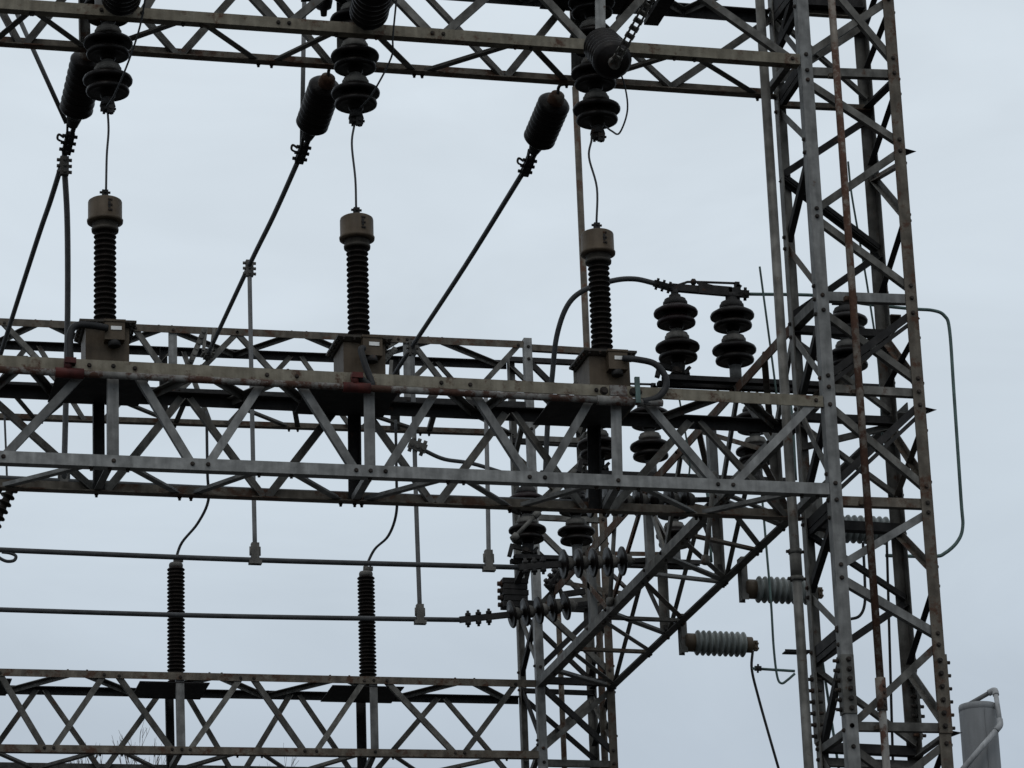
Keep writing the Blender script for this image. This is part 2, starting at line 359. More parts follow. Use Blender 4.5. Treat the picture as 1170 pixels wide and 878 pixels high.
mem = [
 # front face
 ('FL', -62, 'FR', 67), ('FL', 62, 'FR', 0), ('FL', 80, 'FR', 84, {'w': .085}), ('FL', 91, 'FR', 160), ('FR', 173, 'FL', 238),
 ('FL', 247, 'FR', 327), ('FL', 337, 'FR', 341, {'w': .09, 'm': 'galv'}), ('FL', 354, 'FR', 433), ('FR', 358, 'FL', 429, {'double': 1, 'm': 'iron_and_shaded'}),
 ('FL', 442, 'FR', 448, {'w': .08}), ('FL', 462, 'FR', 556), ('FR', 463, 'FL', 552, {'double': 1, 'm': 'iron_and_shaded'}),
 ('FL', 571, 'FR', 575, {'w': .09, 'm': 'brown'}), ('FR', 586, 'FL', 645, {'m': 'galv'}), ('FL', 660, 'FR', 724, {'m': 'galv', 'w': .08}),
 ('FR', 737, 'FL', 829), ('FL', 829, 'FR', 831, {'w': .08}), ('FL', 853, 'FR', 935), ('FR', 850, 'FL', 930), ('BL', 3, 'BR', 9, {'w': .14, 'm': 'iron_and_shaded'}), ('FL', -28, 'BL', 14, {'w': .13, 'm': 'iron_and_shaded', 'double': 1}), ('FL', 1010, 'FR', 935), ('FL', 1010, 'FR', 1015),
 ('FL', -80, 'FR', -76), ('FL', 1015, 'FR', 1100), ('FR', 1105, 'FL', 1190),
 # right face
 ('BR', 40, 'FR', -40, {'m': 'iron_and_shaded'}), ('FR', 12, 'BR', 85, {'m': 'iron_and_shaded'}), ('FR', 88, 'BR', 122, {'w': .10, 'm': 'iron_and_shaded'}), ('FR', 105, 'BR', 187, {'m': 'iron_and_shaded'}), ('FR', 184, 'BR', 207, {'m': 'brown'}),
 ('FR', 250, 'BR', 337, {'m': 'iron_and_shaded'}), ('BR', 206, 'FR', 243), ('FR', 384, 'BR', 440, {'m': 'iron_and_shaded'}), ('BR', 390, 'FR', 436, {'m': 'rusty'}),
 ('FR', 490, 'BR', 568, {'m': 'brown'}), ('BR', 496, 'FR', 549, {'m': 'brown'}), ('BR', 612, 'FR', 646, {'m': 'brown'}), ('FR', 668, 'BR', 756, {'m': 'iron_and_shaded'}),
 ('BR', 768, 'FR', 820), ('FR', 838, 'BR', 864), ('FR', 850, 'BR', 930, {'m': 'iron_and_shaded'}), ('BR', 935, 'FR', 990),
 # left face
 ('BL', 60, 'FL', -30, {'m': 'iron_and_shaded'}), ('FL', 5, 'BL', 60, {'m': 'iron_and_shaded'}), ('BL', 28, 'FL', 62), ('FL', 70, 'BL', 115, {'w': .10, 'double': 1, 'm': 'iron_and_shaded'}), ('BL', 131, 'FL', 157), ('FL', 172, 'BL', 274, {'m': 'iron_and_shaded'}),
 ('BL', 287, 'FL', 325, {'m': 'brown'}), ('FL', 340, 'BL', 373, {'w': .10}), ('FL', 357, 'BL', 458, {'m': 'iron_and_shaded'}), ('BL', 388, 'FL', 430),
 ('FL', 462, 'BL', 565, {'m': 'iron_and_shaded'}), ('BL', 470, 'FL', 540), ('FL', 570, 'BL', 602, {'w': .10, 'double': 1, 'm': 'iron_and_shaded'}), ('FL', 590, 'BL', 674, {'m': 'iron_and_shaded'}), ('BL', 685, 'FL', 716),
 ('FL', 719, 'BL', 748, {'w': .10, 'double': 1, 'm': 'iron_and_shaded'}), ('FL', 735, 'BL', 852, {'m': 'iron_and_shaded'}), ('FL', 833, 'BL', 858), ('BL', 870, 'FL', 930),
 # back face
 ('BL', 13, 'BR', 20, {'w': .08, 'm': 'brown'}), ('BL', 94, 'BR', 35), ('BL', 20, 'BR', 112), ('BL', 121, 'BR', 126, {'w': .08, 'm': 'brown'}), ('BL', 199, 'BR', 139, {'m': 'iron_and_shaded'}), ('BL', 204, 'BR', 283, {'m': 'iron_and_shaded', 'double': 1}),
 ('BL', 360, 'BR', 295, {'m': 'iron_and_shaded'}), ('BL', 378, 'BR', 384, {'w': .10, 'm': 'iron_and_shaded'}), ('BL', 391, 'BR', 470), ('BL', 478, 'BR', 483, {'w': .10, 'm': 'iron_and_shaded'}), ('BL', 512, 'BR', 489), ('BL', 488, 'BR', 567),
 ('BL', 600, 'BR', 606, {'w': .12, 'm': 'iron_and_shaded'}), ('BL', 612, 'BR', 683, {'m': 'iron_and_shaded'}), ('BL', 758, 'BR', 692, {'m': 'iron_and_shaded'}), ('BL', 768, 'BR', 850), ('BL', 855, 'BR', 860, {'w': .11, 'm': 'iron_and_shaded'}), ('BL', 872, 'BR', 876, {'w': .09}),
]
tw = tower('lattice_tower', 'tall square lattice tower on the right with a rust streaked conduit on its front face', T1, O+5.6, mem)
# bolted leg splices
for k, y0, y1 in (('FL', 748, 815), ('FR', 748, 838), ('BL', 772, 850), ('BR', 782, 848)):
    x, y = T1[k]; a = vert(x, y, y0); b = vert(x, y, y1); s = 1 if k[1] == 'L' else -1; q = 1 if k[0] == 'F' else -1
    mb = MB()
    o = V((x-s*.012, y-q*.012, 0))
    mb.angle(a+o-V((x, y, 0))+V((x, y, 0))-V((0, 0, 0)), b+o, X1*s, Y1*q, .125, .125, .012) if False else mb.angle(V((o.x, o.y, a.z)), V((o.x, o.y, b.z)), X1*s, Y1*q, .125, .125, .011)
    nb = 6
    for i in range(nb):
        z = b.z+(a.z-b.z)*(i+.5)/nb
        mb.bolt(V((x+s*.06, y-q*.013, z)), -Y1*q, .018, .035)
        mb.bolt(V((x-s*.013, y+q*.06, z)), -X1*s, .017, .05)
        mb.bolt(V((x+s*.012, y+q*.075, z)), X1*s, .016, .055)
    mb.build('splice_plate', 'galv2' if k != 'FR' else 'brown', tw)
# gusset bracket sticking out at the left side
a = vert(0, D1, 748)
MB().angle(a+V((-.24, 0, .02)), a+V((.0, 0, .02)), Y1, Z1, .10, .025).build('bracket', 'iron_and_shaded', tw)
for k, py in (('FR', 172), ('FR', 468), ('FR', 838)):
    a = vert(*T1[k], py)
    MB().add([(a.x+.005, .02, a.z-.09), (a.x+.005, .11, a.z-.02), (a.x+.13, .05, a.z+.02), (a.x+.005, .02, a.z+.03),
              (a.x+.005, .03, a.z-.09), (a.x+.005, .12, a.z-.02), (a.x+.13, .06, a.z+.02), (a.x+.005, .03, a.z+.03)],
             [(0, 1, 2, 3), (7, 6, 5, 4), (0, 4, 5, 1), (1, 5, 6, 2), (2, 6, 7, 3), (3, 7, 4, 0)]).build('gusset_plate', 'iron_and_shaded', tw)

T2 = {'FL': (XA, Y2), 'FR': (XB, Y2), 'BL': (XA, Y2+D2), 'BR': (XB, Y2+D2)}
m2 = [('FL', 782, 'FR', 858, {'m': 'iron_and_shaded'}), ('FL', 855, 'FR', 789), ('FL', 871, 'FR', 873, {'w': .085}), ('FL', 776, 'FR', 779, {'w': .085, 'm': 'iron_and_shaded'}),
      ('FL', 690, 'FR', 766), ('FL', 762, 'FR', 688, {'m': 'iron_and_shaded'}), ('FL', 688, 'FR', 684), ('FL', 600, 'FR', 680), ('FL', 590, 'FR', 594), ('FL', 586, 'FR', 510), ('FL', 500, 'FR', 504), ('FL', 410, 'FR', 490, {'m': 'iron_and_shaded'}), ('FL', 396, 'FR', 401, {'w': .085, 'm': 'brown'}), ('FL', 490, 'FR', 416),
      ('FL', 885, 'FR', 960), ('FL', 965, 'FR', 968), ('FL', 958, 'FR', 885),
      ('BL', 790, 'BR', 793, {'m': 'iron_and_shaded'}), ('BL', 798, 'BR', 868, {'m': 'iron_and_shaded'}), ('BL', 868, 'BR', 800), ('BL', 700, 'BR', 778, {'m': 'iron_and_shaded'}), ('BL', 690, 'BR', 694, {'m': 'iron_and_shaded', 'w': .09}), ('BL', 610, 'BR', 684), ('BL', 598, 'BR', 530), ('BL', 520, 'BR', 590, {'m': 'brown'}), ('BL', 505, 'BR', 509, {'m': 'iron_and_shaded', 'w': .09}), ('BL', 420, 'BR', 495), ('BL', 412, 'BR', 416, {'m': 'iron_and_shaded', 'w': .09}),
      ('FL', 700, 'BL', 770, {'m': 'iron_and_shaded'}), ('BL', 790, 'FL', 845, {'m': 'iron_and_shaded'}), ('FL', 620, 'BL', 690), ('BL', 705, 'FL', 760), ('FL', 540, 'BL', 610), ('FL', 450, 'BL', 520), ('FL', 850, 'BL', 900),
      ('FR', 790, 'BR', 850, {'m': 'iron_and_shaded'}), ('BR', 785, 'FR', 760, {'m': 'iron_and_shaded'}), ('FR', 700, 'BR', 770, {'m': 'iron_and_shaded'}), ('FR', 620, 'BR', 690, {'m': 'iron_and_shaded'}), ('BR', 800, 'FR', 840), ('FR', 520, 'BR', 590), ('FR', 440, 'BR', 505)]
tower('lattice_tower', 'rear lattice tower at the right end of the lowest girder, behind the bus disc strings', T2, vert(XA, Y2, 386).z, m2, w=.105, wb=.07)

# ------------------------------------------------------------------ cross girder between the two towers (runs in depth)
ZB, ZT = O-.40, O+.53
def zp(c, px):          # point on a chord of the cross girder at picture column px
    X = XA if c[0] == 'L' else XB; Z = ZB if c[1] == 'B' else ZT
    return onl(V((X, D1, Z)), V((X, Y2, Z)), px)
cg = thing('cross_girder', V(((XA+XB)/2, 6.3, ZB-.055)), 'lattice girder running back from the right tower to the rear tower, with rusty upper edge', 'girder')
ya, yb = D1+.01, Y2-.01
for c, sxx, szz, mt in (('LB', 1, 1, 'galv2'), ('LT', 1, -1, 'rusty'), ('RB', -1, 1, 'galv2'), ('RT', -1, -1, 'brown')):
    X = XA if c[0] == 'L' else XB; Z = ZB-.055 if c[1] == 'B' else ZT+.03
    MB().angle(V((X, ya, Z)), V((X, yb, Z)), X1*sxx, Z1*szz, .105, .11, .012).build('chord', mt, cg)
def cbr(p, q, nrm, mat, ww=.068, kind='diagonal_brace'):
    ax = (q-p).normalized(); u = ax.cross(nrm).normalized()
    mb = MB().angle(p-u*ww/2+nrm*.014, q-u*ww/2+nrm*.014, u, nrm, ww, ww*.8, .009)
    for e in (p, q): mb.bolt(e-nrm*.016, -nrm, .016, .02)
    mb.build(kind, mat, cg)
dn = V((0, 0, -.055))
for i, (l, r) in enumerate([(651, 705), (653, 744), (686, 746), (688, 782), (731, 784), (737, 829), (776, 833), (781, 868), (822, 872), (826, 905), (866, 908)]):
    cbr(zp('LB', l)+dn+X1*.03, zp('RB', r)+dn-X1*.03, Z1, ('galv2', 'brown', 'galv')[i % 3])
for l, r in ((630, 702), (694, 766), (757, 831), (820, 898)):
    cbr(zp('LB', l)+dn+X1*.03, zp('RB', r)+dn-X1*.03, Z1, 'galv', .085, 'horizontal_brace')
ups = V((0, 0, .03))
for l, r in ((640, 720), (670, 722), (670, 765), (730, 770), (730, 815), (795, 820), (795, 880), (870, 885)):
    cbr(zp('LT', l)+ups+X1*.03, zp('RT', r)+ups-X1*.03, -Z1, 'brown')
nodes = [(655, 694), (735, 694), (735, 757), (775, 757), (775, 820), (840, 820), (840, 880), (905, 880)]
for i, (t, bq) in enumerate(nodes):
    cbr(zp('LT', t)-Z1*.02, zp('LB', bq), X1, 'rusty' if i < 2 else 'galv2')
for i, (t, bq) in enumerate([(735, 705), (738, 766), (800, 768), (805, 831), (860, 833), (865, 900)]):
    cbr(zp('RT', t)-Z1*.02, zp('RB', bq), -X1, ('galv2', 'iron_and_shaded')[i % 2])
for px in (673, 738, 811):
    p = zp('LB', px); cbr(V((p.x, p.y, ZB)), V((p.x, p.y, ZT)), X1, 'galv', .11, 'post')
for px in (766, 829, 897):
    p = zp('RB', px); cbr(V((p.x, p.y, ZB)), V((p.x, p.y, ZT)), -X1, 'galv2', .12, 'post')

# ------------------------------------------------------------------ cap and pin insulator units
PITCH = .378
def unit_prof(s=1.0):
    return [(r*s, z*PITCH/.40) for r, z in [(.05, .0), (.07, .02), (.078, .06), (.165, .050), (.182, .046), (.197, .055), (.202, .075), (.196, .098), (.16, .125), (.125, .150),
            (.12, .158), (.13, .165), (.196, .166), (.214, .163), (.228, .173), (.231, .195), (.222, .216), (.18, .244), (.135, .268), (.122, .275)]]
CAP = [(r, z*PITCH/.40) for r, z in [(.122, .272), (.128, .282), (.127, .318), (.116, .326), (.112, .348), (.08, .36), (.062, .372), (.06, .40)]]
def stack(root, x, y, z, nu, s=1.0, first='porc'):
    for i in range(nu):
        p = V((x, y, z+i*PITCH))
        un = MB().lathe(unit_prof(s), p, Z1, 32).build('insulator_unit', first if i == nu-1 else 'porc', root)
        MB().lathe(CAP, p, Z1, 24).build('cap', 'cap' if i != nu-1 else 'iron_and_shaded', un)
def clamp(mb, p, ax, l=.16, r=.04, nb=3, side=V((0, -.3, 1))):
    """bolted bus clamp: body with pairs of nuts"""
    ax = V(ax).normalized(); s = V(side); s = (s-ax*s.dot(ax)).normalized(); t = ax.cross(s)
    mb.bar(p-ax*l/2, p+ax*l/2, s, r*2, r*1.5)
    for i in range(nb):
        c = p+ax*(l*(i+.5)/nb-l/2)
        for e in (s, -s):
            mb.cyl(c+e*r*.8, c+e*r*1.75, r*.42, 6)
        for e in (t, -t): mb.cyl(c+e*r*.5, c+e*r*1.3, r*.45, 6)
    return mb

# hanging stacks under the top girder, with their leads
GI = 'insulator stacks hanging from the topmost girder'
for i, ((px, py), nm) in enumerate(zip([(123, 124), (407, 138), (683, 156)], ['leftmost', 'middle', 'right-hand'])):
    p = PY(px, py, .43)
    lab = ['dark brown insulator stack hanging above the leftmost transformer', 'dark brown insulator stack hanging above the middle transformer', 'dark brown insulator stack hanging above the right-hand transformer, partly behind a strain string'][i]
    root = thing('hanging_insulator', p, lab, 'insulator', GI)
    stack(root, p.x, p.y, p.z+.10, 4)
    mb = MB().cyl(p+Z1*.02, p+Z1*.115, .075, 12, .05); mb.cyl(p-Z1*.03, p+Z1*.05, .045, 8)
    clamp(mb, p+Z1*.0, X1, .13, .032, 2); clamp(mb, p+V((.02, -.04, -.02)), Z1, .09, .03, 1, X1)
    mb.build('terminal_clamp', 'iron_and_shaded', root)
    mb = MB(); zt = p.z+.10+4*PITCH
    mb.cyl(V((p.x, p.y, zt-.01)), V((p.x, p.y, zt+.2)), .09, 12)
    mb.build('mounting_stud', 'iron_and_shaded', root)

# ------------------------------------------------------------------ oil filled instrument transformers
def make_ct(x, y, zb, ztp, label):
    root = thing('instrument_transformer', V((x, y, zb)), label, 'transformer', 'brown transformers on the girder')
    w, d = .195, .215; h = ztp-1.19-.185-zb
    MB().box((x-w, y-d, zb), (x+w, y+d, zb+h)).box((x-w-.03, y-d-.02, zb), (x+w+.03, y+d+.02, zb+.025)).build('tank', 'paint', root)
    mb = MB(); z = zb+h
    mb.add([(x-w-.02, y-d-.02, z), (x+w+.02, y-d-.02, z), (x+w+.02, y+d+.02, z), (x-w-.02, y+d+.02, z),
            (x-w-.06, y-d-.06, z+.03), (x+w+.06, y-d-.06, z+.03), (x+w+.06, y+d+.06, z+.03), (x-w-.06, y+d+.06, z+.03),
            (x-w-.06, y-d-.06, z+.05), (x+w+.06, y-d-.06, z+.05), (x+w+.06, y+d+.06, z+.05), (x-w-.06, y+d+.06, z+.05)],
           [(3, 2, 1, 0), (0, 1, 5, 4), (1, 2, 6, 5), (2, 3, 7, 6), (3, 0, 4, 7), (4, 5, 9, 8), (5, 6, 10, 9), (6, 7, 11, 10), (7, 4, 8, 11), (8, 9, 10, 11)])
    for i in range(5):
        for s in (-1, 1):
            mb.bolt(V((x+(i-2)*.1, y+s*(d+.045), z+.03)), -Z1, .013, .03)
            mb.bolt(V((x+s*(w+.045), y+(i-2)*.1, z+.03)), -Z1, .013, .03)
    mb.build('lid', 'lidp', root)
    # terminal box with plate
    jb = MB().box((x-.035, y-d-.11, z-.155), (x+.145, y-d-.001, z+.025)).box((x-.042, y-d-.12, z+.015), (x+.152, y-d-.001, z+.035)).build('terminal_box', 'paint', root)
    MB().box((x+.02, y-d-.118, z-.065), (x+.115, y-d-.111, z-.03)).build('name_plate', 'label', jb)
    MB().cyl(V((x+.055, y-d-.06, z-.205)), V((x+.055, y-d-.06, z-.154)), .055, 12).build('conduit_hub', 'iron_and_shaded', jb)
    # ribbed porcelain column
    z0 = z+.05; z1 = ztp-.345; ns = 18; dz = (z1-z0)/ns; pr = [(.13, 0), (.13, .03), (.085, .04)]
    for i in range(ns):
        b = .04+(z1-z0-.04)*i/ns; q = (z1-z0-.04)/ns
        pr += [(.072, b+q*.08), (.072, b+q*.3), (.098, b+q*.36), (.104, b+q*.5), (.100, b+q*.68), (.076, b+q*.95)]
    MB().lathe(pr, V((x, y, z0)), Z1, 24).build('porcelain_column', 'porc2', root)
    # head
    hd = MB().lathe([(.13, .055), (.163, .062), (.166, .085), (.156, .092), (.156, .258), (.152, .272), (.138, .282), (.02, .288)], V((x, y, z1)), Z1, 32)
    hd = hd.build('head', 'paint', root)
    MB().lathe([(.09, -.03), (.122, -.026), (.125, .0), (.112, .006), (.118, .054), (.10, .056)], V((x, y, z1)), Z1, 28).build('neck_collar', 'lidp', hd)
    mb = MB()
    e = math.radians(-62)
    for dx, dzz in ((-.012, .235), (.055, .235), (-.012, .135), (.055, .135), (-.016, .185), (.06, .185)):
        nn = V((math.sin(.16+dx*2), -math.cos(.16+dx*2), 0)); mb.bolt(V((x, y, z1+dzz))+nn*.154, nn, .009, .012)
    nn = V((math.sin(.2), -math.cos(.2), 0)); mb.bar(V((x-.008, y, z1+.155))+nn*.157, V((x-.008, y, z1+.215))+nn*.157, X1, .022, .010)
    mb.build('oil_gauge', 'iron_and_shaded', hd)
    tc = MB().cyl(V((x, y, z1+.28)), V((x, y, z1+.36)), .022, 8); clamp(tc, V((x, y, z1+.34)), Z1, .09, .028, 2, X1)
    tc.build('terminal_clamp', 'iron_and_shaded', root)
    root.rotation_euler = (random.uniform(-.006, .006), random.uniform(-.008, .008), random.uniform(-.03, .03))
    return root, V((x, y, z1+.38)), z
CTX = [(-6.645, 'leftmost brown transformer with dark ribbed column, standing beside the bent jumper'),
       (-4.315, 'middle brown transformer with dark ribbed column, seated over the girder'),
       (-2.00, 'right-hand brown transformer with dark ribbed column and a black hose looping from its tank')]
ct_tops = []
for (x, lab), py in zip(CTX, (216, 236, 254)):
    p = vert(x, .43, py+6); r, tp, lz = make_ct(x, .43, toX(x)(mFT).z-.118, p.z, lab); ct_tops.append((tp, lz))

def wire(name, pts, r, mat, label, cat, group=None, n=8):
    return tag(MB().tube(pts, r, n).build(name, mat), label, cat, group)
# thin leads from the hanging stacks to the transformers
for i, (pts, lab) in enumerate([([(123, 126), (124, 150), (122, 178), (123, 214)], 'thin wire dropping to the top of the leftmost transformer'),
                 ([(405, 142), (402, 165), (406, 205), (408, 234)], 'thin wire dropping to the top of the middle transformer'),
                 ([(676, 160), (673, 180), (682, 215), (683, 252)], 'thin wire dropping to the top of the right-hand transformer')]):
    q = [PY(*k, .43) for k in pts]; q[-1] = ct_tops[i][0]
    wire('lead_wire', q, .0105, 'cable', lab, 'wire', 'leads down to the transformers', 6)
for pts, lab in [([(168, -14), (160, 30), (147, 70), (131, 108), (122, 122)], 'thin loose jumper wire hanging beside the leftmost hanging stack'),
            ([(455, -20), (449, 40), (447, 66), (425, 108), (411, 124)], 'thin loose jumper wire hanging beside the middle hanging stack'),
            ([(699, 66), (712, 92), (717, 125), (708, 152), (699, 150), (690, 143)], 'thin jumper wire looping beneath the right-hand hanging stack')]:
    q = [PY(x, y, -.5+.85*k/(len(pts)-1)) for k, (x, y) in enumerate(pts)]
    wire('jumper_wire', q, .009, 'cable', lab, 'wire', 'jumper wires beside the hanging stacks', 6)

# ------------------------------------------------------------------ strain strings to the rear girder with their cables
def disc_prof(nd, pitch, R, core=.06):
    pr = [(.03, 0)]
    for i in range(nd):
        z = i*pitch
        pr += [(core*.9, z+pitch*.02), (core, z+pitch*.40), (R*.62, z+pitch*.46), (R*.93, z+pitch*.52), (R, z+pitch*.62), (R*.985, z+pitch*.72), (R*.8, z+pitch*.80), (core*1.2, z+pitch*.92)]
    pr += [(.03, nd*pitch)]
    return pr
def bulb_prof(nd, pitch, R, gr=.95):
    pr = [(.05, -.02), (.08, 0), (R*.8, .01)]
    for i in range(nd):
        z = .02+i*pitch
        pr += [(R*gr, z), (R, z+pitch*.3), (R, z+pitch*.6), (R*(gr+.02), z+pitch*.8), (R*(gr-.02), z+pitch*.92)]
    z = .02+nd*pitch
    pr += [(R*.8, z), (R*.5, z+.03), (.055, z+.05)]
    return pr
cabs = []
for i, (c0, s0, mid, ym, end, nm) in enumerate([((79, 160), (102, 60), (40, 282), 5.6, (2, 392), 'leftmost'),
                                     ((346, 172), (374, 92), (285, 303), 6.8, (226, 408), 'middle'),
                                     ((604, 187), (636, 112), (471, 396), 9.5, (463, 409), 'right-hand')]):
    A = PY(*c0, 2.0); Mp = PY(*mid, ym); d = (Mp-A).normalized()
    E = A+d*((11.72-A.y)/d.y)
    sag = V((0, 0, -.05))
    lab = 'taut dark cable running down and back from the %s strain string' % nm
    wire('bus_cable', [A, A.lerp(Mp, .5)+sag*.6, Mp, E], .028, 'cable', lab, 'cable', 'sloping cables to the rear girder')
    cabs.append((A, Mp, E))
    # string
    dd = (A-PY(*s0, 1.15)).normalized()
    S0 = PY(*s0, 1.15); Ls = (A-S0).length-.30
    root = thing('strain_insulator', S0, ['dark ribbed strain string at the top left, half hidden behind a hanging stack', 'dark ribbed strain string sloping down beside the middle hanging stack', 'dark ribbed strain string sloping down left of the right-hand hanging stack'][i], 'insulator', 'sloping strain strings under the topmost girder')
    MB().lathe(bulb_prof(8, (Ls-.10)/8, .163, .91), S0+dd*.05, dd, 28).build('disc_string', 'porc', root)
    MB().lathe([(.03, -.08), (.07, -.07), (.085, -.01), (.085, .05)], S0+dd*.03, dd, 16).build('end_cap', 'rusty', root)
    lk = MB().tube([S0-dd*.03, S0-dd*.10+Z1*.05, onl(*tBB, proj(S0)[0]+14)+Z1*.02], .016, 6); lk.build('link', 'iron_and_shaded', root)
    mb = MB(); e = A-dd*.30
    mb.cyl(e+dd*.04, e+dd*.14, .075, 12, .05)
    mb.bar(e+dd*.12+X1*.02, A+X1*.01, X1, .035, .06); mb.bar(e+dd*.12-X1*.05, A-X1*.02, X1, .02, .05)
    clamp(mb, A+dd*.04, dd, .24, .042, 3, X1)
    mb.tube([A+V((-.05, 0, .02)), A+V((-.10, 0, .05)), A+V((-.11, 0, .0)), A+V((-.05, 0, -.03))], .012, 6)
    mb.build('dead_end_clamp', 'iron_and_shaded', root)
    # far end hardware at the rear girder
    mb = MB(); clamp(mb, E-d*.1, d, .30, .045, 3, X1); mb.cyl(E-d*.05, E+d*.1, .03, 8)
    for s in (-1, 1): mb.bar(E+V((s*.05, -.05, .05)), E+V((s*.05+.05, .06, .40)), X1, .04, .05)
    mb.build('far_clamp', 'galv2', root)
# front strain strings of the incoming line, coming towards the viewer
for i, (near, far, lab, strap) in enumerate([((141, -33), (138, 0), 'dark strain string at the very top left, cut off by the edge', None),
                         ((428, -19), (421, 17), 'large dark strain string at the top edge in front of the middle hanging stack', None),
                         ((699, 68), (676, 62), 'dark ringed strain string with a bolted strap rising towards the top edge', (747, -8))]):
    a = PY(*near, -.95) if i < 2 else PY(701, 71, -.65); f = PY(*far, -.05) if i < 2 else PY(687, 51, -.05)
    d = (a-f).normalized(); Ln = (a-f).length
    root = thing('strain_insulator', f, lab, 'insulator', 'strain strings of the incoming line')
    MB().lathe(bulb_prof(6, (Ln-.1)/6, .185, .88), f+d*.04, d, 32).build('disc_string', 'porc', root)
    mb = MB().cyl(f-d*.1, f+d*.06, .06, 12); mb.bar(f-d*.22, f-d*.05, X1, .05, .07); mb.build('shackle', 'iron_and_shaded', root)
    e = a+d*.06
    q = PY(*(strap or (near[0]+48, near[1]-75)), -2.0)
    mb = MB(); sd = (q-e).normalized(); side = sd.cross(FW).normalized()
    for s in (-1, 1): mb.bar(e+side*s*.028, q+side*s*.028, side, .018, .06)
    k = int((q-e).length/.14)
    for j in range(k): mb.cyl(e+sd*(.1+j*.14)-side*.045, e+sd*(.1+j*.14)+side*.045, .026, 8)
    mb.cyl(a-d*.02, a+d*.09, .055, 10); mb.build('strap', 'galv2', root)
    wire('line_conductor', [q-sd*.1, q+sd*1.2, q+sd*4], .024, 'cable', ['bare line conductor leaving the top left strain string out of the picture', 'bare line conductor leaving the middle strain string out of the picture', 'bare line conductor leaving the bolted strap at the top edge'][i], 'cable', 'incoming line conductors')
# rigid tubes coming down from above to the strain clamps
for a, b, ya_, yb_, lab in (((10, -5), (76, 141), 1.6, 1.9, 'slanting grey tube at the top left reaching down to the first strain clamp'), ((348, -20), (345, 165), 1.9, 2.0, 'upright grey tube behind the topmost girder reaching down to the second strain clamp')):
    wire('bus_tube', [PY(*a, ya_), PY(*b, yb_)], .023, 'alu', lab, 'tube')

# ------------------------------------------------------------------ horizontal buses with their dead end strings
GB = 'horizontal bus lines'
buses = []
for (p, q, Y, disc0, nd, anchor, lab, lab2) in [
    ((-60, 543.5), (655, 574), 4.23, (668, 574), 7, (813, 571), 'upper bus line, hidden along the foot of the transformer girder', 'disc string hidden just under the transformer girder near the cross girder'),
    ((-60, 626), (592, 648.5), 6.80, (638, 645), 5, (738, 640), 'middle bus line with clamps, crossing the open sky below the girder', 'disc string ending the middle bus line at the cross girder'),
    ((-60, 695), (525, 708.5), 9.51, (579, 703), 5, (668, 690), 'lower bus line crossing in front of the two tall ribbed insulators', 'disc string ending the lower bus line at the rear tower')]:
    A, B = PY(*p, Y), PY(*q, Y)
    wire('bus_line', [A, A.lerp(B, .5)-Z1*.02, B], .030, 'cable', lab, 'bus line', GB)
    buses.append((A, B, Y))
    s0 = PY(*disc0, Y); s1 = PY(*anchor, Y); d = (s1-s0).normalized()
    root = thing('disc_insulator_string', s0, lab2, 'insulator', 'disc strings at the bus line ends')
    pit = .170
    for k in range(nd):
        o = s0+d*(.04+k*pit)
        un = MB().lathe([(.05, -.015), (.06, 0), (.14, .010), (.160, .008), (.168, .018), (.165, .032), (.13, .048), (.07, .062)], o, d, 28).build('disc', 'porc', root)
        MB().lathe([(.07, .055), (.080, .062), (.076, .10), (.055, .13), (.03, .14), (.03, .165)], o, d, 16).build('cap', 'cap', un)
    e = s0+d*(.04+nd*pit)
    MB().bar(e-d*.02, s1+d*.05, Z1, .05, .03).build('link', 'iron_and_shaded', root)
    mb = MB(); h = B; mb.bar(B, s0+d*.04, Z1, .07, .05)
    nb = 3
    for k in range(nb):
        c = B.lerp(s0, .18+.22*k)
        for z in (1, -1): mb.cyl(c+Z1*.01*z, c+Z1*.10*z, .018, 6); mb.cyl(c+Z1*.035*z, c+Z1*.07*z, .036, 6)
    mb.build('dead_end_clamp', 'iron_and_shaded', root)

q = PY(2, 631, 6.8)
tag(MB().tube([q, q+V((.09, 0, -.01)), q+V((.15, 0, -.04)), q+V((.13, 0, -.09)), q+V((.05, 0, -.10)), q+V((-.03, 0, -.06)), q+V((-.05, 0, -.01))], .018, 8).build('hook', 'cable'), 'small wire loop hooked on the middle bus line at the left edge', 'hook')
# droppers from the sloping cables to the buses
def bus_clamp(mb, p):
    mb.bar(p-Z1*.10, p+Z1*.14, X1, .085, .075); mb.bar(p-Z1*.10, p-Z1*.055, X1, .14, .08)
    for s in (-1, 1):
        mb.cyl(p+X1*s*.05+Z1*.1, p+X1*s*.05-Z1*.0, .014, 6)
GD = 'upright dropper tubes'
def dropper(pts, Ys, r, lab, topc=True, botc=True):
    q = [PY(*p, y) for p, y in zip(pts, Ys)]
    root = thing('dropper_tube', q[-1], lab, 'tube', GD)
    MB().tube(q, r, 10).build('tube', 'alu', root)
    if topc:
        mb = MB(); d = (q[0]-q[1]).normalized(); clamp(mb, q[0]+Z1*.0, Z1, .19, .042, 3, X1); mb.build('cable_clamp', 'cap', root)
    if botc:
        mb = MB(); bus_clamp(mb, q[-1]+Z1*.02); mb.build('bus_clamp', 'cap', root)
    return root
dropper([(73.5, 190), (77, 260), (77, 380), (73, 550)], [2.35, 2.8, 3.5, 4.23], .030, 'bent grey dropper tube left of the leftmost transformer')
dropper([(285, 307), (288, 470), (291.5, 637)], [6.8]*3, .026, 'straight grey dropper tube between the leftmost and middle transformers')
dropper([(471, 398), (475, 560), (480, 706)], [9.5]*3, .028, 'grey dropper tube right of the middle transformer, reaching the lower bus line')
dropper([(555, 455), (557, 550), (558.5, 645)], [6.8]*3, .026, 'short grey dropper tube standing on the right end of the middle bus line', topc=False)
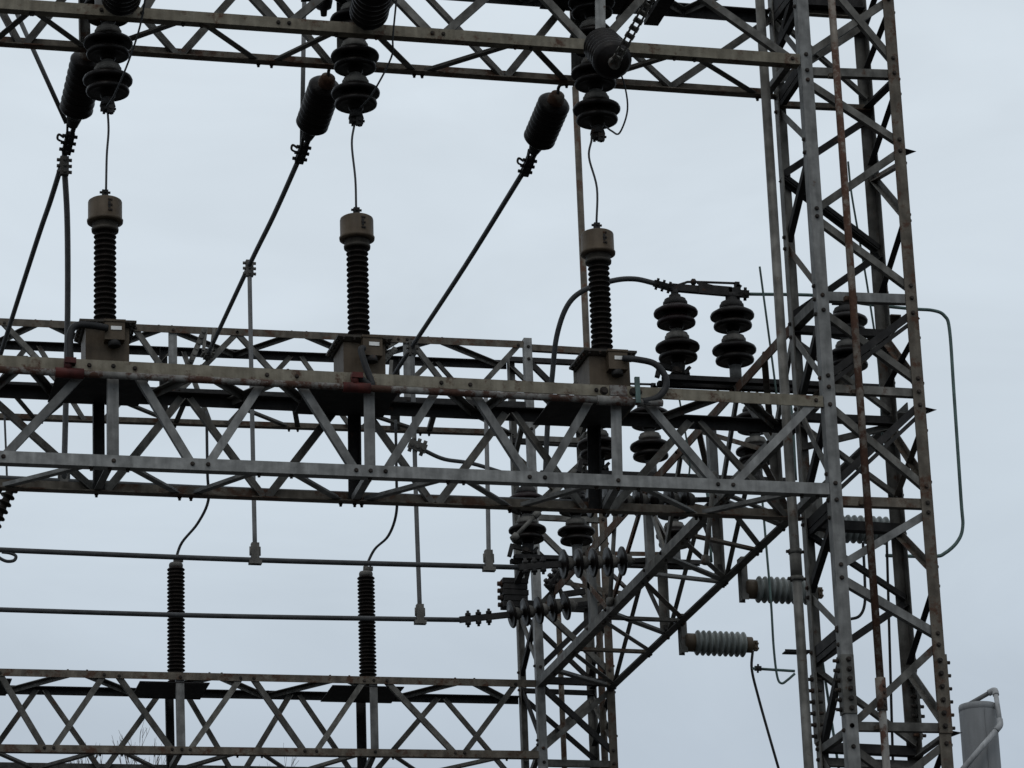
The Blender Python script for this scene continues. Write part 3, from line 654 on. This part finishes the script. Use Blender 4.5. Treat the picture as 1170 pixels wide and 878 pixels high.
# slim arrester like insulators on the lowest girder
GA = 'tall ribbed insulators on the lowest girder'
ztop = []
def slim(px, pyt, lab, src=None):
    base = onl(*lFT, px); yy = Y2+.45
    p = PY(px, pyt, yy)
    zb = base.z-.10
    root = thing('ribbed_insulator', V((p.x, yy, zb)), lab, 'insulator', GA)
    h = p.z-zb; ns = 30; pr = [(.12, 0), (.12, .04), (.075, .05)]
    for i in range(ns):
        b = .06+(h-.10)*i/ns; q = (h-.10)/ns
        pr += [(.082, b), (.082, b+q*.35), (.108, b+q*.45), (.113, b+q*.6), (.104, b+q*.8)]
    pr += [(.08, h-.03)]
    o = V((p.x, yy, zb))
    MB().lathe(pr, o, Z1, 24).build('porcelain_column', 'porc2', root)
    mb = MB().lathe([(.085, h-.04), (.09, h), (.08, h+.025), (.03, h+.03)], o, Z1, 16)
    clamp(mb, o+Z1*(h+.07)+X1*.03, X1, .12, .03, 2); mb.cyl(o+Z1*(h+.02), o+Z1*(h+.10), .03, 8)
    mb.build('terminal_clamp', 'cap', root)
    return o+Z1*(h+.09)
t1 = slim(201, 646, 'tall dark ribbed insulator, the left one of two on the lowest girder')
t2 = slim(418, 656, 'tall dark ribbed insulator, the right one of two on the lowest girder')
for pts, t, lab in [([(236, 470), (237, 540), (238, 572), (226, 598), (208, 620)], t1, 'thin wire curling down to the left tall ribbed insulator'),
               ([(452, 480), (453, 545), (453, 585), (444, 612), (428, 628)], t2, 'thin wire curling down to the right tall ribbed insulator')]:
    wire('lead_wire', [PY(*p, 11.0+.3*i) for i, p in enumerate(pts)]+[t], .018, 'cable', lab, 'wire', 'leads to the tall ribbed insulators', 6)
wire('lead_wire', [PY(5, 470, 11), PY(7, 520, 11), PY(8, 548, 11)], .013, 'cable', 'thin wire at the left edge dropping behind the transformer girder', 'wire')
# small composite insulator at the left edge
root = thing('post_insulator', PY(-12, 605, 9.0), 'small slanting ribbed insulator cut by the left edge below the girder', 'insulator')
a, b = PY(-12, 612, 9), PY(14, 556, 9); d = (b-a).normalized(); pr = [(.03, 0)]
for i in range(7): q = (b-a).length/7; pr += [(.045, i*q+.01), (.045, i*q+q*.4), (.085, i*q+q*.5), (.085, i*q+q*.65), (.05, i*q+q*.9)]
MB().lathe(pr+[(.03, (b-a).length)], a, d, 16).build('shed_column', 'porc2', root)
mb = MB(); clamp(mb, b, d, .12, .04, 2); mb.build('end_fitting', 'cap', root)
# small hanging fitting at the top
p = PY(370, 18, D1+.1)
root = thing('hanging_fitting', p, 'small dark bell shaped fitting at the top edge left of the middle stack', 'fitting')
MB().lathe([(.03, 0), (.035, .06), (.075, .085), (.09, .16), (.09, .30)], p, Z1, 16).build('bell', 'iron_and_shaded', root)
MB().bar(p+V((-.22, 0, .17)), p+V((.0, 0, .2)), Z1, .06, .06).build('arm', 'iron_and_shaded', root)

# ------------------------------------------------------------------ disconnect switches on the cross girder
GS = 'disconnect switches on the cross girder'
rows = [(3.16, 'front disconnect switch with two tall dark insulators against the sky right of the right-hand transformer', True),
        (6.40, 'middle disconnect switch half hidden behind the transformer girder', False),
        (9.75, 'rear disconnect switch low down in front of the rear tower', False)]
rtop = []
for Y, lab, _ in rows:
    zb = ZT+.045
    root = thing('disconnect_switch', V((XA, Y, zb)), lab, 'switch', GS)
    MB().channel(V((-.62, Y-.05, zb+.045)), V((1.72, Y-.05, zb+.045)), Y1, -Z1, .10, .05).build('base_channel', 'iron_and_shaded', root)
    MB().channel(V((-.62, Y+.14, zb+.045)), V((1.72, Y+.14, zb+.045)), Y1, -Z1, .08, .05).build('base_channel', 'iron_and_shaded', root)
    z = zb+.046
    xs = (XA-.58, XA+.03, XA+1.27)
    for j, x in enumerate(xs):
        mb = MB()
        if j == 0:   # rotating post on a bearing with crank
            mb.cyl(V((x, Y, z)), V((x, Y, z+.15)), .05, 12, .075); mb.box((x-.10, Y-.06, z), (x+.10, Y+.06, z+.035))
            mb.bar(V((x, Y, z+.08)), V((x-.21, Y-.02, z+.12)), Z1, .05, .05); mb.bar(V((x-.20, Y-.02, z+.14)), V((x-.25, Y-.05, z-.02)), X1, .05, .04)
            mb.bolt(V((x-.05, Y-.07, z+.06)), -Y1, .03, .04); mb.bar(V((x+.03, Y-.08, z+.02)), V((x+.10, Y-.06, z+.10)), Z1, .03, .04)
            for k in range(3): mb.bolt(V((x-.08+k*.08, Y-.06, z+.03)), Z1, .014, .03)
            mb.build('bearing', 'iron_and_shaded', root)
        else:
            mb.cyl(V((x, Y, z)), V((x, Y, z+.17)), .062, 16).build('pedestal', 'galv', root)
        stack(root, x, Y, z+.15, 2, first='skirt' if j == 0 else 'porc')
    zt = z+.15+2*PITCH
    a, b = V((xs[0], Y, zt)), V((xs[1], Y, zt))
    mb = MB().cyl(a-Z1*.01, a+Z1*.06, .04, 10); mb.bar(a+V((-.05, 0, .085)), b+V((.02, 0, .06)), Z1, .075, .06); mb.bar(a+V((.25, -.035, .075)), b+V((.0, -.035, .062)), Z1, .10, .02)
    mb.build('blade', 'iron_and_shaded', root)
    mb = MB().tube([a+V((.04, 0, .115)), a+V((.12, 0, .145)), a+V((.20, 0, .16)), b+V((.07, 0, .17))], .013, 6, 3); mb.lathe([(.015, -.03), (.035, -.015), (.035, .015), (.015, .03)], a+V((.21, 0, .16)), X1, 12)
    mb.bar(a+V((.25, 0, .155)), a+V((.45, 0, .115)), Z1, .025, .02); mb.build('arcing_rod', 'iron_and_shaded', root)
    mb = MB().cyl(b-Z1*.01, b+Z1*.05, .06, 10); mb.bar(b+V((-.03, 0, .05)), b+V((.10, 0, .07)), Z1, .10, .09); mb.bar(b+V((.07, 0, .06)), b+V((.07, 0, .18)), X1, .05, .05); clamp(mb, b+V((.12, 0, .055)), X1, .14, .04, 2)
    mb.bar(b+V((.02, .0, .03)), b+V((.10, 0, .15)), Z1, .05, .05); mb.build('jaw_terminal', 'iron_and_shaded', root)
    mb = MB(); clamp(mb, a+V((-.12, 0, .10)), V((1, 0, -.25)), .20, .035, 3); mb.build('line_terminal', 'iron_and_shaded', root)
    c = V((xs[2], Y, zt)); mb = MB().cyl(c-Z1*.01, c+Z1*.06, .05, 10); clamp(mb, c+Z1*.06, X1, .2, .04, 2); mb.bar(c+V((-.12, 0, .02)), c+V((.12, 0, .02)), Z1, .03, .12)
    mb.build('line_terminal', 'iron_and_shaded', root)
    rtop.append((a, b, c))
# patinated tubes from each jaw to the third post and on
a, b, c = rtop[0]
wire('copper_tube', [b+V((.15, 0, .055)), PY(935, 338, 3.16), PY(985, 347, 3.16), PY(1040, 353, 3.16), PY(1066, 355, 3.16), PY(1079, 361, 3.16), PY(1085, 378, 3.16), PY(1090, 450, 3.16), PY(1098, 570, 3.16), PY(1100, 602, 3.16), PY(1094, 619, 3.16), PY(1080, 632, 3.16), PY(1066, 636, 3.16), PY(1012, 635, 3.16)],
     .019, 'green', 'green patinated tube bent down outside the right tower', 'tube')
for k, lab in ((1, 'green patinated tube on top of the middle disconnect switch'), (2, 'green patinated tube on top of the rear disconnect switch')):
    a, b, c = rtop[k]; wire('copper_tube', [b+V((.15, 0, .055)), c+Z1*.07, c+V((.35, 0, .07)), c+V((.45, 0, -.05)), c+V((.45, 0, -.9))], .019, 'green', lab, 'tube', 'switch tubes')
# cables feeding the switches
a = rtop[0][0]+V((-.2, 0, .12))
wire('bus_cable', [PY(623, 545, 3.6), PY(626, 480, 3.5), PY(631, 430, 3.4), PY(636, 385, 3.3), PY(648, 350, 3.2), PY(667, 332, 3.16), PY(700, 321, 3.16), PY(725, 319, 3.16), a], .028, 'cable', 'dark cable arching up to the front disconnect switch past the right-hand transformer', 'cable')
a = rtop[2][0]+V((-.2, 0, .12))
root = thing('cable_jumper', PY(477, 511, 9.5), 'dark sagging cable clamped to a dropper tube and reaching right to the rear switch', 'cable')
MB().tube([PY(478, 511, 9.5), PY(487, 516, 9.55), PY(508, 525, 9.6), PY(540, 530, 9.7), a], .026, 8).build('cable', 'cable', root)
mb = MB(); clamp(mb, PY(477, 510, 9.48), V((1, 0, -.35)), .22, .055, 3); mb.build('clamp', 'cap', root)
a, b, c = rtop[1]

root = thing('switch_linkage', PY(620, 693, 11.2), 'dark bolted linkage and cross bar before the rear tower, between two disc strings', 'linkage')
mb = MB().channel(PY(578, 690, 11.3), PY(668, 694, 11.3), Z1, Y1, .11, .06); mb.bar(PY(640, 680, 11.2), PY(668, 676, 11.2), Z1, .07, .06)
mb.build('cross_bar', 'iron_and_shaded', root)
mb = MB().bar(PY(616, 692, 10.9), PY(640, 667, 10.9), Z1, .06, .03).bar(PY(646, 690, 10.85), PY(637, 667, 10.85), X1, .05, .03).bar(PY(631, 692, 10.85), PY(634, 670, 10.85), X1, .05, .03); mb.build('strap', 'galv2', root)
mb = MB(); clamp(mb, PY(634, 664, 10.85), V((.6, 0, .8)), .26, .07, 3); mb.build('pivot_clamp', 'iron_and_shaded', root); mb = MB(); clamp(mb, PY(604, 642, 10.6), X1, .26, .06, 3); mb.bar(PY(598, 648, 10.6), PY(587, 672, 10.9), X1, .07, .07); mb.build('pivot_clamp', 'iron_and_shaded', root)
mb = MB(); p = PY(588, 690, 10.9)
for k in range(5): mb.box((p.x-.16+.012*(k % 2), p.y-.1, p.z-.06+k*.075), (p.x+.16-.012*(k % 2), p.y+.1, p.z+.005+k*.075))
for k in range(4): mb.bolt(V((p.x-.15, p.y, p.z-.02+k*.09)), -X1, .03, .06)
mb.build('bearing_block', 'iron_and_shaded', root)
# ------------------------------------------------------------------ grey horizontal arresters below the cross girder
GR = 'grey ribbed arresters below the cross girder'
for (px, py, Y, lab) in [(779, 734, 8.88, 'pale grey ribbed arrester, the lower one, hanging free against the sky'), (848, 673, 6.45, 'pale grey ribbed arrester, the upper one, crossed by the upright grey conduit'), (934, 603, 4.15, 'pale grey ribbed arrester showing between the legs of the right tower')]:
    p = PY(px, py, Y)
    root = thing('arrester', p, lab, 'arrester', GR)
    MB().channel(V((p.x-.02, Y, ZB+.10)), V((p.x-.02, Y, p.z-.14)), Y1, X1, .15, .07).build('hanger', 'galv2', root)
    d = V((1, 0, -.012)).normalized(); o = p+X1*.02
    pr = [(.05, .10)]; n9 = 9; q = .070
    for i in range(n9):
        z = .13+i*q; pr += [(.105, z), (.105, z+q*.30), (.135, z+q*.38), (.150, z+q*.52), (.152, z+q*.66), (.140, z+q*.80), (.108, z+q*.95)]
    MB().lathe(pr+[(.10, .13+n9*q), (.05, .135+n9*q)], o, d, 32).build('porcelain_body', 'glaze_grey', root)
    MB().lathe([(.03, .0), (.10, .005), (.11, .03), (.11, .13), (.08, .132)], o, d, 24).build('end_flange', 'paint', root)
    e = o+d*(.13+n9*q)
    mb = MB().lathe([(.09, -.002), (.095, .01), (.095, .08), (.03, .085)], e, d, 20); mb.cyl(e+d*.07, e+d*.14, .025, 8); clamp(mb, e+d*.13-Z1*.01, Z1, .12, .03, 2)
    mb.build('end_cap', 'paint', root)
wire('arrester_lead', [PY(860, 744, 8.88), PY(859, 765, 8.88), PY(866, 795, 8.9), PY(878, 838, 8.9), PY(893, 890, 8.9)], .017, 'rubber', 'black lead curving down from the lower pale grey arrester', 'wire')
wire('arrester_lead', [PY(870, 560, 6.2), PY(876, 630, 6.2), PY(881, 690, 6.2), PY(884, 740, 6.2), PY(888, 773, 6.2), PY(893, 781, 6.2), PY(900, 777, 6.2), PY(908, 770, 6.2)], .014, 'green', 'thin green wire passing behind the upper arrester and hooking up at its end', 'wire')
root = thing('bracket_tube', PY(866, 764, 6.2), 'short level tube left of the tower foot, joined to the upright conduit', 'tube')
MB().tube([PY(860, 764, 6.2), PY(908, 767, 6.2)], .016, 8).build('tube', 'green', root)
mb = MB(); clamp(mb, PY(866, 764, 6.2), X1, .07, .028, 1); mb.build('clamp', 'iron_and_shaded', root)
wire('ground_wire', [PY(868, 305, 3.0), PY(872, 335, 3.0), PY(880, 395, 3.0), PY(887, 450, 3.0), PY(893, 510, 3.0)], .012, 'green', 'thin green wire slanting beside the upright grey conduit', 'wire')
wire('ground_wire', [PY(969, 185, .95), PY(973, 222, .95), PY(983, 280, .95), PY(993, 340, .95), PY(1004, 420, .95), PY(1009, 520, .95)], .011, 'green', 'thin green wire hanging inside the upper part of the right tower', 'wire')
wire('ground_wire', [PY(776, 455, 3.2), PY(784, 500, 3.2), PY(788, 530, 3.2), PY(787, 545, 3.2)], .010, 'green', 'short thin wire hanging under the front disconnect switch', 'wire')
wire('control_rod', [PY(1013, 612, 1.6), PY(1016, 720, 1.6), PY(1021, 900, 1.6)], .014, 'iron_and_shaded', 'thin upright rod inside the lower part of the right tower', 'rod')
wire('arrester_lead', [PY(986, 620, 4.1), PY(988, 660, 4.1), PY(988, 690, 4.1), PY(982, 704, 4.1), PY(970, 708, 4.1)], .016, 'rubber', 'black hooked lead inside the right tower below the arrester', 'wire')
wire('ground_wire', [PY(938, 745, 1.5), PY(948, 810, 1.5), PY(960, 890, 1.5)], .014, 'green', 'thin green wire slanting through the foot of the right tower', 'wire')
wire('earth_rod', [PY(793, 445, 5.2)+V((0, 0, 0)), PY(797, 560, 5.2)], .010, 'green', 'thin upright wire behind the transformer girder under the switch', 'wire') if False else None

# ------------------------------------------------------------------ conduits
def vconduit(px, py0, Y, r, mat, lab, joint=None, z1=None, below=None):
    p = PY(px, py0, Y); zt = z1 or p.z
    root = thing('conduit', V((p.x, p.y, 0)), lab, 'conduit')
    if below:
        q = vert(p.x, p.y, below)
        MB().cyl(V((p.x, p.y, 0)), V((p.x, p.y, q.z)), r, 16).build('lower_pipe', 'peel', root)
        MB().cyl(V((p.x, p.y, q.z)), V((p.x, p.y, zt)), r, 16).build('upper_pipe', mat, root)
        mb = MB()
        mb.cyl(V((p.x, p.y, q.z-.0)), V((p.x, p.y, q.z+.30)), r*1.35, 16)
        for k in range(4): mb.bolt(V((p.x+r*.4, p.y-r*1.3, q.z+.04+.06*k)), V((.2, -1, 0)), .012, .012)
        mb.build('coupling', mat, root)
    else:
        MB().cyl(V((p.x, p.y, 0)), V((p.x, p.y, zt)), r, 16).build('pipe', mat, root)
    if joint:
        q = vert(p.x, p.y, joint); mb = MB().cyl(q-Z1*.14, q+Z1*.14, r*1.22, 16)
        for k in (-1, 1):
            mb.cyl(q+Z1*.13*k-Z1*.02, q+Z1*.13*k+Z1*.02, r*1.4, 16)
            mb.bolt(q+Z1*.13*k+X1*r, X1, .016, .04); mb.bolt(q+Z1*.13*k-X1*r, -X1, .016, .04)
        mb.build('coupling', mat, root)
    return root
vconduit(868, 0, .42, .046, 'galv2', 'upright grey conduit running the full height just left of the right tower', joint=646, z1=O+4.3)
rc = vconduit(950, 0, -.10, .036, 'rustpipe', 'rust flaked conduit on the front face of the right tower', z1=O+4.3, below=812)
for py in (84, 339, 446, 573, 830):
    q = vert(rc.location.x, -.10, py)
    MB().box((q.x-.06, -.062, q.z-.02), (q.x+.06, -.004, q.z+.02)).build('clip', 'brown', rc)
vconduit(637.5, 690, Y2+.42, .036, 'brown', 'slim brown conduit standing inside the rear tower', z1=None)
for a, b, Y, lab in (((588, 614), (613, 588), 9.4, 'short slanting rod across the left insulator of the rear switch'), ((656, 541), (665, 523), 9.2, 'small pale rod on the blade of the rear switch'), ((703, 585), (697, 688), 8.1, 'upright operating rod just left of the disc string under the cross girder'), ((668, 500), (690, 470), 6.6, 'slanting rod beside the hidden post of the middle switch'), ((806, 640), (816, 545), 3.6, 'upright operating rod under the front switch behind the girder')):
    mb = MB().cyl(PY(*a, Y), PY(*b, Y), .026, 10)
    for q in (a, b): mb.lathe([(.03, -.05), (.045, -.04), (.045, .04), (.03, .05)], PY(*q, Y), PY(*b, Y)-PY(*a, Y), 10)
    tag(mb.build('operating_rod', 'galv2'), lab, 'rod', 'operating rods of the switches')
# conduit along the upper front chord
A, B = PY(-60, 419.5, -.055), PY(757, 461, -.055)
root = thing('conduit', (A+B)/2, 'white and rust peeling conduit with red fittings along the tan girder chord', 'conduit')
MB().tube([A, B], .032, 12).build('pipe', 'peel', root)
for px, rr in ((80, .048), (408, .048)):
    c = onl(A, B, px); d = (B-A).normalized()
    mb = MB().cyl(c-d*.13, c+d*.12, rr, 12).cyl(c-d*.02+Z1*.02, c-d*.02+Z1*.13, .035, 12).bar(c-d*.05+Z1*.11-Y1*.0, c+d*.05+Z1*.11, Y1, .09, .05)
    mb.build('tee_fitting', 'red', root)
c = onl(A, B, 700); mb = MB().cyl(c-X1*.15, c+X1*.18, .045, 12); mb.box((c.x-.02, c.y-.01, c.z+.05), (c.x+.14, c.y+.03, c.z+.15)); mb.bolt(c+V((.2, 0, .09)), -Y1, .03, .04); mb.bolt(c+V((-.08, 0, .09)), -Y1, .03, .04); mb.build('end_fitting', 'peel', root)
c = onl(A, B, 728); MB().bar(c+V((0, -.03, -.02)), c+V((0, -.03, .23)), X1, .045, .03).build('strap', 'green', root)
# hoses from the transformer tanks
zl = [t[1] for t in ct_tops]
x = CTX[0][0]; MB2 = [V((x-.02, .08, zl[0]-.06)), V((x-.15, .06, zl[0]-.05)), V((x-.30, .05, zl[0]-.06)), V((x-.36, .04, zl[0]-.16)), V((x-.36, .0, zl[0]-.42)), onl(A, B, 80)+Z1*.12]
wire('cable_hose', MB2, .034, 'rubber', 'black hose from the leftmost transformer down to a red fitting', 'hose', 'hoses at the transformers')
x = CTX[1][0]; wire('cable_hose', [V((x-.03, .08, zl[1]-.10)), V((x-.06, .04, zl[1]-.14)), V((x-.03, .0, zl[1]-.30)), V((x+.02, -.03, zl[1]-.50)), onl(A, B, 408)+Z1*.12], .03, 'rubber', 'black hose down the front of the middle transformer to a red fitting', 'hose', 'hoses at the transformers')
x = CTX[2][0]; wire('cable_hose', [V((x+.10, .08, zl[2]-.06)), PY(728, 411, 0), PY(748, 416, -.05), PY(760, 430, -.06), PY(760, 444, -.06), PY(750, 455, -.06), PY(735, 459, -.06), B+V((-.12, 0, 0))], .032, 'rubber', 'black hose looping right from the right-hand transformer back to the conduit end', 'hose', 'hoses at the transformers')
# strap hooks between the transformers on the girder (line supports)
for px, lab in ((228, 'bolted grey strap standing on the girder right of the leftmost transformer'), (446, 'bolted grey strap standing beside the middle transformer tank')):
    a = PY(px-10, 414, .30); b = PY(px+6, 376 if px < 300 else 398, .30)
    d = (b-a).normalized(); mb = MB().bar(a, b, X1, .05, .012).bar(a+Y1*.06, b+Y1*.06, X1, .05, .012)
    for k in range(6): mb.cyl(a.lerp(b, (k+.5)/6)-Y1*.02, a.lerp(b, (k+.5)/6)+Y1*.08, .018, 8)
    tag(mb.build('strap_plate', 'galv2'), lab, 'strap', 'bolted straps on the girder')
# upright post behind the girder near the leftmost transformer
# ------------------------------------------------------------------ far mast, pole, trees
p0 = vert(1.075, Y2+.30, 60)
mb = MB(); mb.cyl(V((1.075, Y2+.30, 0)), V((1.075, Y2+.30, vert(1.075, Y2+.3, 100).z)), .046, 12)
mb.cyl(V((1.075, Y2+.30, vert(1.075, Y2+.3, 101).z)), V((1.075, Y2+.30, vert(1.075, Y2+.3, -60).z)), .034, 12)
tag(mb.build('mast', 'brown'), 'slim brown mast rising behind the right-hand transformer to the top girder', 'mast')
p = PY(1116.5, 806, 12)
root = thing('steel_pole', V((p.x, p.y, 0)), 'thick grey round pole with a flat top at the lower right corner', 'pole')
MB().lathe([(.25, 0), (.243, p.z-.03), (.238, p.z), (.0, p.z+.004)], V((p.x, p.y, 0)), Z1, 48).build('shaft', 'pole', root)
MB().lathe([(.240, p.z-.09), (.2455, p.z-.085), (.2455, p.z-.02), (.240, p.z-.015)], V((p.x, p.y, 0)), Z1, 48).build('top_band', 'pole', root)
root = thing('conduit', PY(1100, 900, 11.6), 'pale bent conduit arching over the thick grey pole', 'conduit')
q = [PY(1100, 809, 12.15), PY(1137, 788, 11.9), PY(1143, 829, 11.62), PY(1096, 884, 11.6)]
MB().tube([q[0], q[1]], .030, 12).build('pipe', 'alu', root); MB().tube([q[1], q[2]], .033, 12).build('pipe', 'pvc', root); MB().tube([q[2], q[3]], .038, 12).build('pipe', 'pvc', root)
MB().box((p.x-.006, p.y-.252, 0), (p.x+.006, p.y-.23, p.z-.1)).build('weld_seam', 'pole', bpy.data.objects['steel_pole'])
q3 = V((q[3].x, q[3].y, 0)); MB().tube([q[3], q[3]+V((-.1, 0, -.6)), V((q[3].x-.12, q[3].y, 0))], .038, 12, 0).build('pipe', 'pvc', root)
for c, d0, d1 in ((q[1], q[0], q[2]), (q[2], q[1], q[3])):
    u1, u2 = (d0-c).normalized(), (d1-c).normalized()
    MB().tube([c+u1*.10, c+(u1+u2)*.012, c+u2*.10], .043, 12, 5).build('elbow', 'pvc', root)
# bare trees
def bare_tree(px, pytop, Y, lab, seed):
    rnd = random.Random(seed); topp = PY(px, pytop, Y); h = topp.z
    root = thing('bare_tree', V((topp.x, Y, 0)), lab, 'tree', 'bare trees behind the lowest girder')
    mb = MB(); tr = MB(); base = V((topp.x, Y, 0))
    tp = [base, base+V((.1, 0, h*.3)), base+V((-.1, .1, h*.55)), base+V((0, 0, h*.72))]
    n = 19; tr.tube(tp, [.16-.10*i/(n-1) for i in range(n)], 8); tr.build('trunk', 'bark', root)
    def br(p, d, L, r, dep):
        e = p+d*L; mid = p+d*L*.5+V((rnd.uniform(-1, 1), rnd.uniform(-1, 1), rnd.uniform(-.3, .8)))*L*.06
        mb.tube([p, mid, e], r if False else [r-(r*.4)*i/6 for i in range(7)], 5, 3)
        if dep == 0: return
        for k in range(rnd.choice((2, 3, 3))):
            nd = (d+V((rnd.uniform(-1, 1), rnd.uniform(-1, 1), rnd.uniform(-.3, .8)))*.75).normalized()
            br(p+d*L*rnd.uniform(.45, 1), nd, L*rnd.uniform(.6, .8), max(r*.6, .008), dep-1)
    for k in range(9):
        a = k*2.4; z = h*(.38+.36*k/9)
        br(V((topp.x, Y, z)), V((math.cos(a)*.5, math.sin(a)*.5, .8)).normalized(), h*.085, .035, 5)
    cr = mb.build('crown', 'bark', root)
    vm = max(cr.data.vertices, key=lambda v: v.co.z).co; k = h/vm.z
    root.scale = (k*.5, k*.5, k); root.location.x -= vm.x*k*.5; return root
bare_tree(168, 817, 42, 'bare tree whose twigs show behind the lowest girder by the left ribbed insulator', 3)
bare_tree(326, 846, 48, 'bare tree whose twig tips show further right along the lowest girder', 11)

# ------------------------------------------------------------------ sky and light
w = bpy.data.worlds.new('World'); S.world = w; w.use_nodes = True
n = w.node_tree.nodes; L = w.node_tree.links; n.clear()
out = n.new('ShaderNodeOutputWorld')
SUN_EL, SUN_AZ = math.radians(48), math.radians(200)
sky = n.new('ShaderNodeTexSky'); sky.sky_type = 'NISHITA'; sky.sun_disc = False; sky.sun_elevation = SUN_EL; sky.sun_rotation = SUN_AZ
b1 = n.new('ShaderNodeBackground'); b1.inputs['Strength'].default_value = .10; L.new(sky.outputs['Color'], b1.inputs['Color'])
tc = n.new('ShaderNodeTexCoord'); sx = n.new('ShaderNodeSeparateXYZ'); L.new(tc.outputs['Generated'], sx.inputs[0])
rp = n.new('ShaderNodeValToRGB'); L.new(sx.outputs['Z'], rp.inputs['Fac'])
e = rp.color_ramp.elements; e[0].position = 0; e[0].color = (.36, .41, .46, 1); e[1].position = 1; e[1].color = (.80, .845, .88, 1)
for pos, c in ((.20, (.47, .535, .61)), (.29, (.622, .70, .768)), (.36, (.682, .758, .822)), (.45, (.702, .776, .836))):
    k = e.new(pos); k.color = (*c, 1)
mp = n.new('ShaderNodeMapping'); mp.inputs['Scale'].default_value = (5, 5, 13); L.new(tc.outputs['Generated'], mp.inputs[0])
nz = n.new('ShaderNodeTexNoise'); nz.inputs['Scale'].default_value = 1.6; nz.inputs['Detail'].default_value = 4; nz.inputs['Roughness'].default_value = .55; nz.inputs['Distortion'].default_value = .6; L.new(mp.outputs[0], nz.inputs['Vector'])
mr = n.new('ShaderNodeMapRange'); mr.inputs['From Min'].default_value = .3; mr.inputs['From Max'].default_value = .7; mr.inputs['To Min'].default_value = .935; mr.inputs['To Max'].default_value = 1.05; L.new(nz.outputs['Fac'], mr.inputs['Value'])
sc = n.new('ShaderNodeVectorMath'); sc.operation = 'SCALE'; L.new(rp.outputs['Color'], sc.inputs[0]); L.new(mr.outputs[0], sc.inputs['Scale'])
b2 = n.new('ShaderNodeBackground'); b2.inputs['Strength'].default_value = 1; L.new(sc.outputs[0], b2.inputs['Color'])
mxs = n.new('ShaderNodeMixShader'); mxs.inputs['Fac'].default_value = .92; L.new(b1.outputs[0], mxs.inputs[1]); L.new(b2.outputs[0], mxs.inputs[2])
L.new(mxs.outputs[0], out.inputs['Surface'])
sl = bpy.data.lights.new('sun', 'SUN'); sl.energy = .5; sl.angle = math.radians(25); sl.color = (1, .97, .93)
so = bpy.data.objects.new('sun', sl); COL.objects.link(so)
sd = V((math.sin(SUN_AZ)*math.cos(SUN_EL), math.cos(SUN_AZ)*math.cos(SUN_EL), math.sin(SUN_EL)))
so.rotation_euler = sd.to_track_quat('Z', 'Y').to_euler(); so.location = (0, -40, 60)
S.view_settings.view_transform = 'Standard'; S.view_settings.look = 'None'; S.view_settings.exposure = 0; S.view_settings.gamma = 1
S.render.film_transparent = False
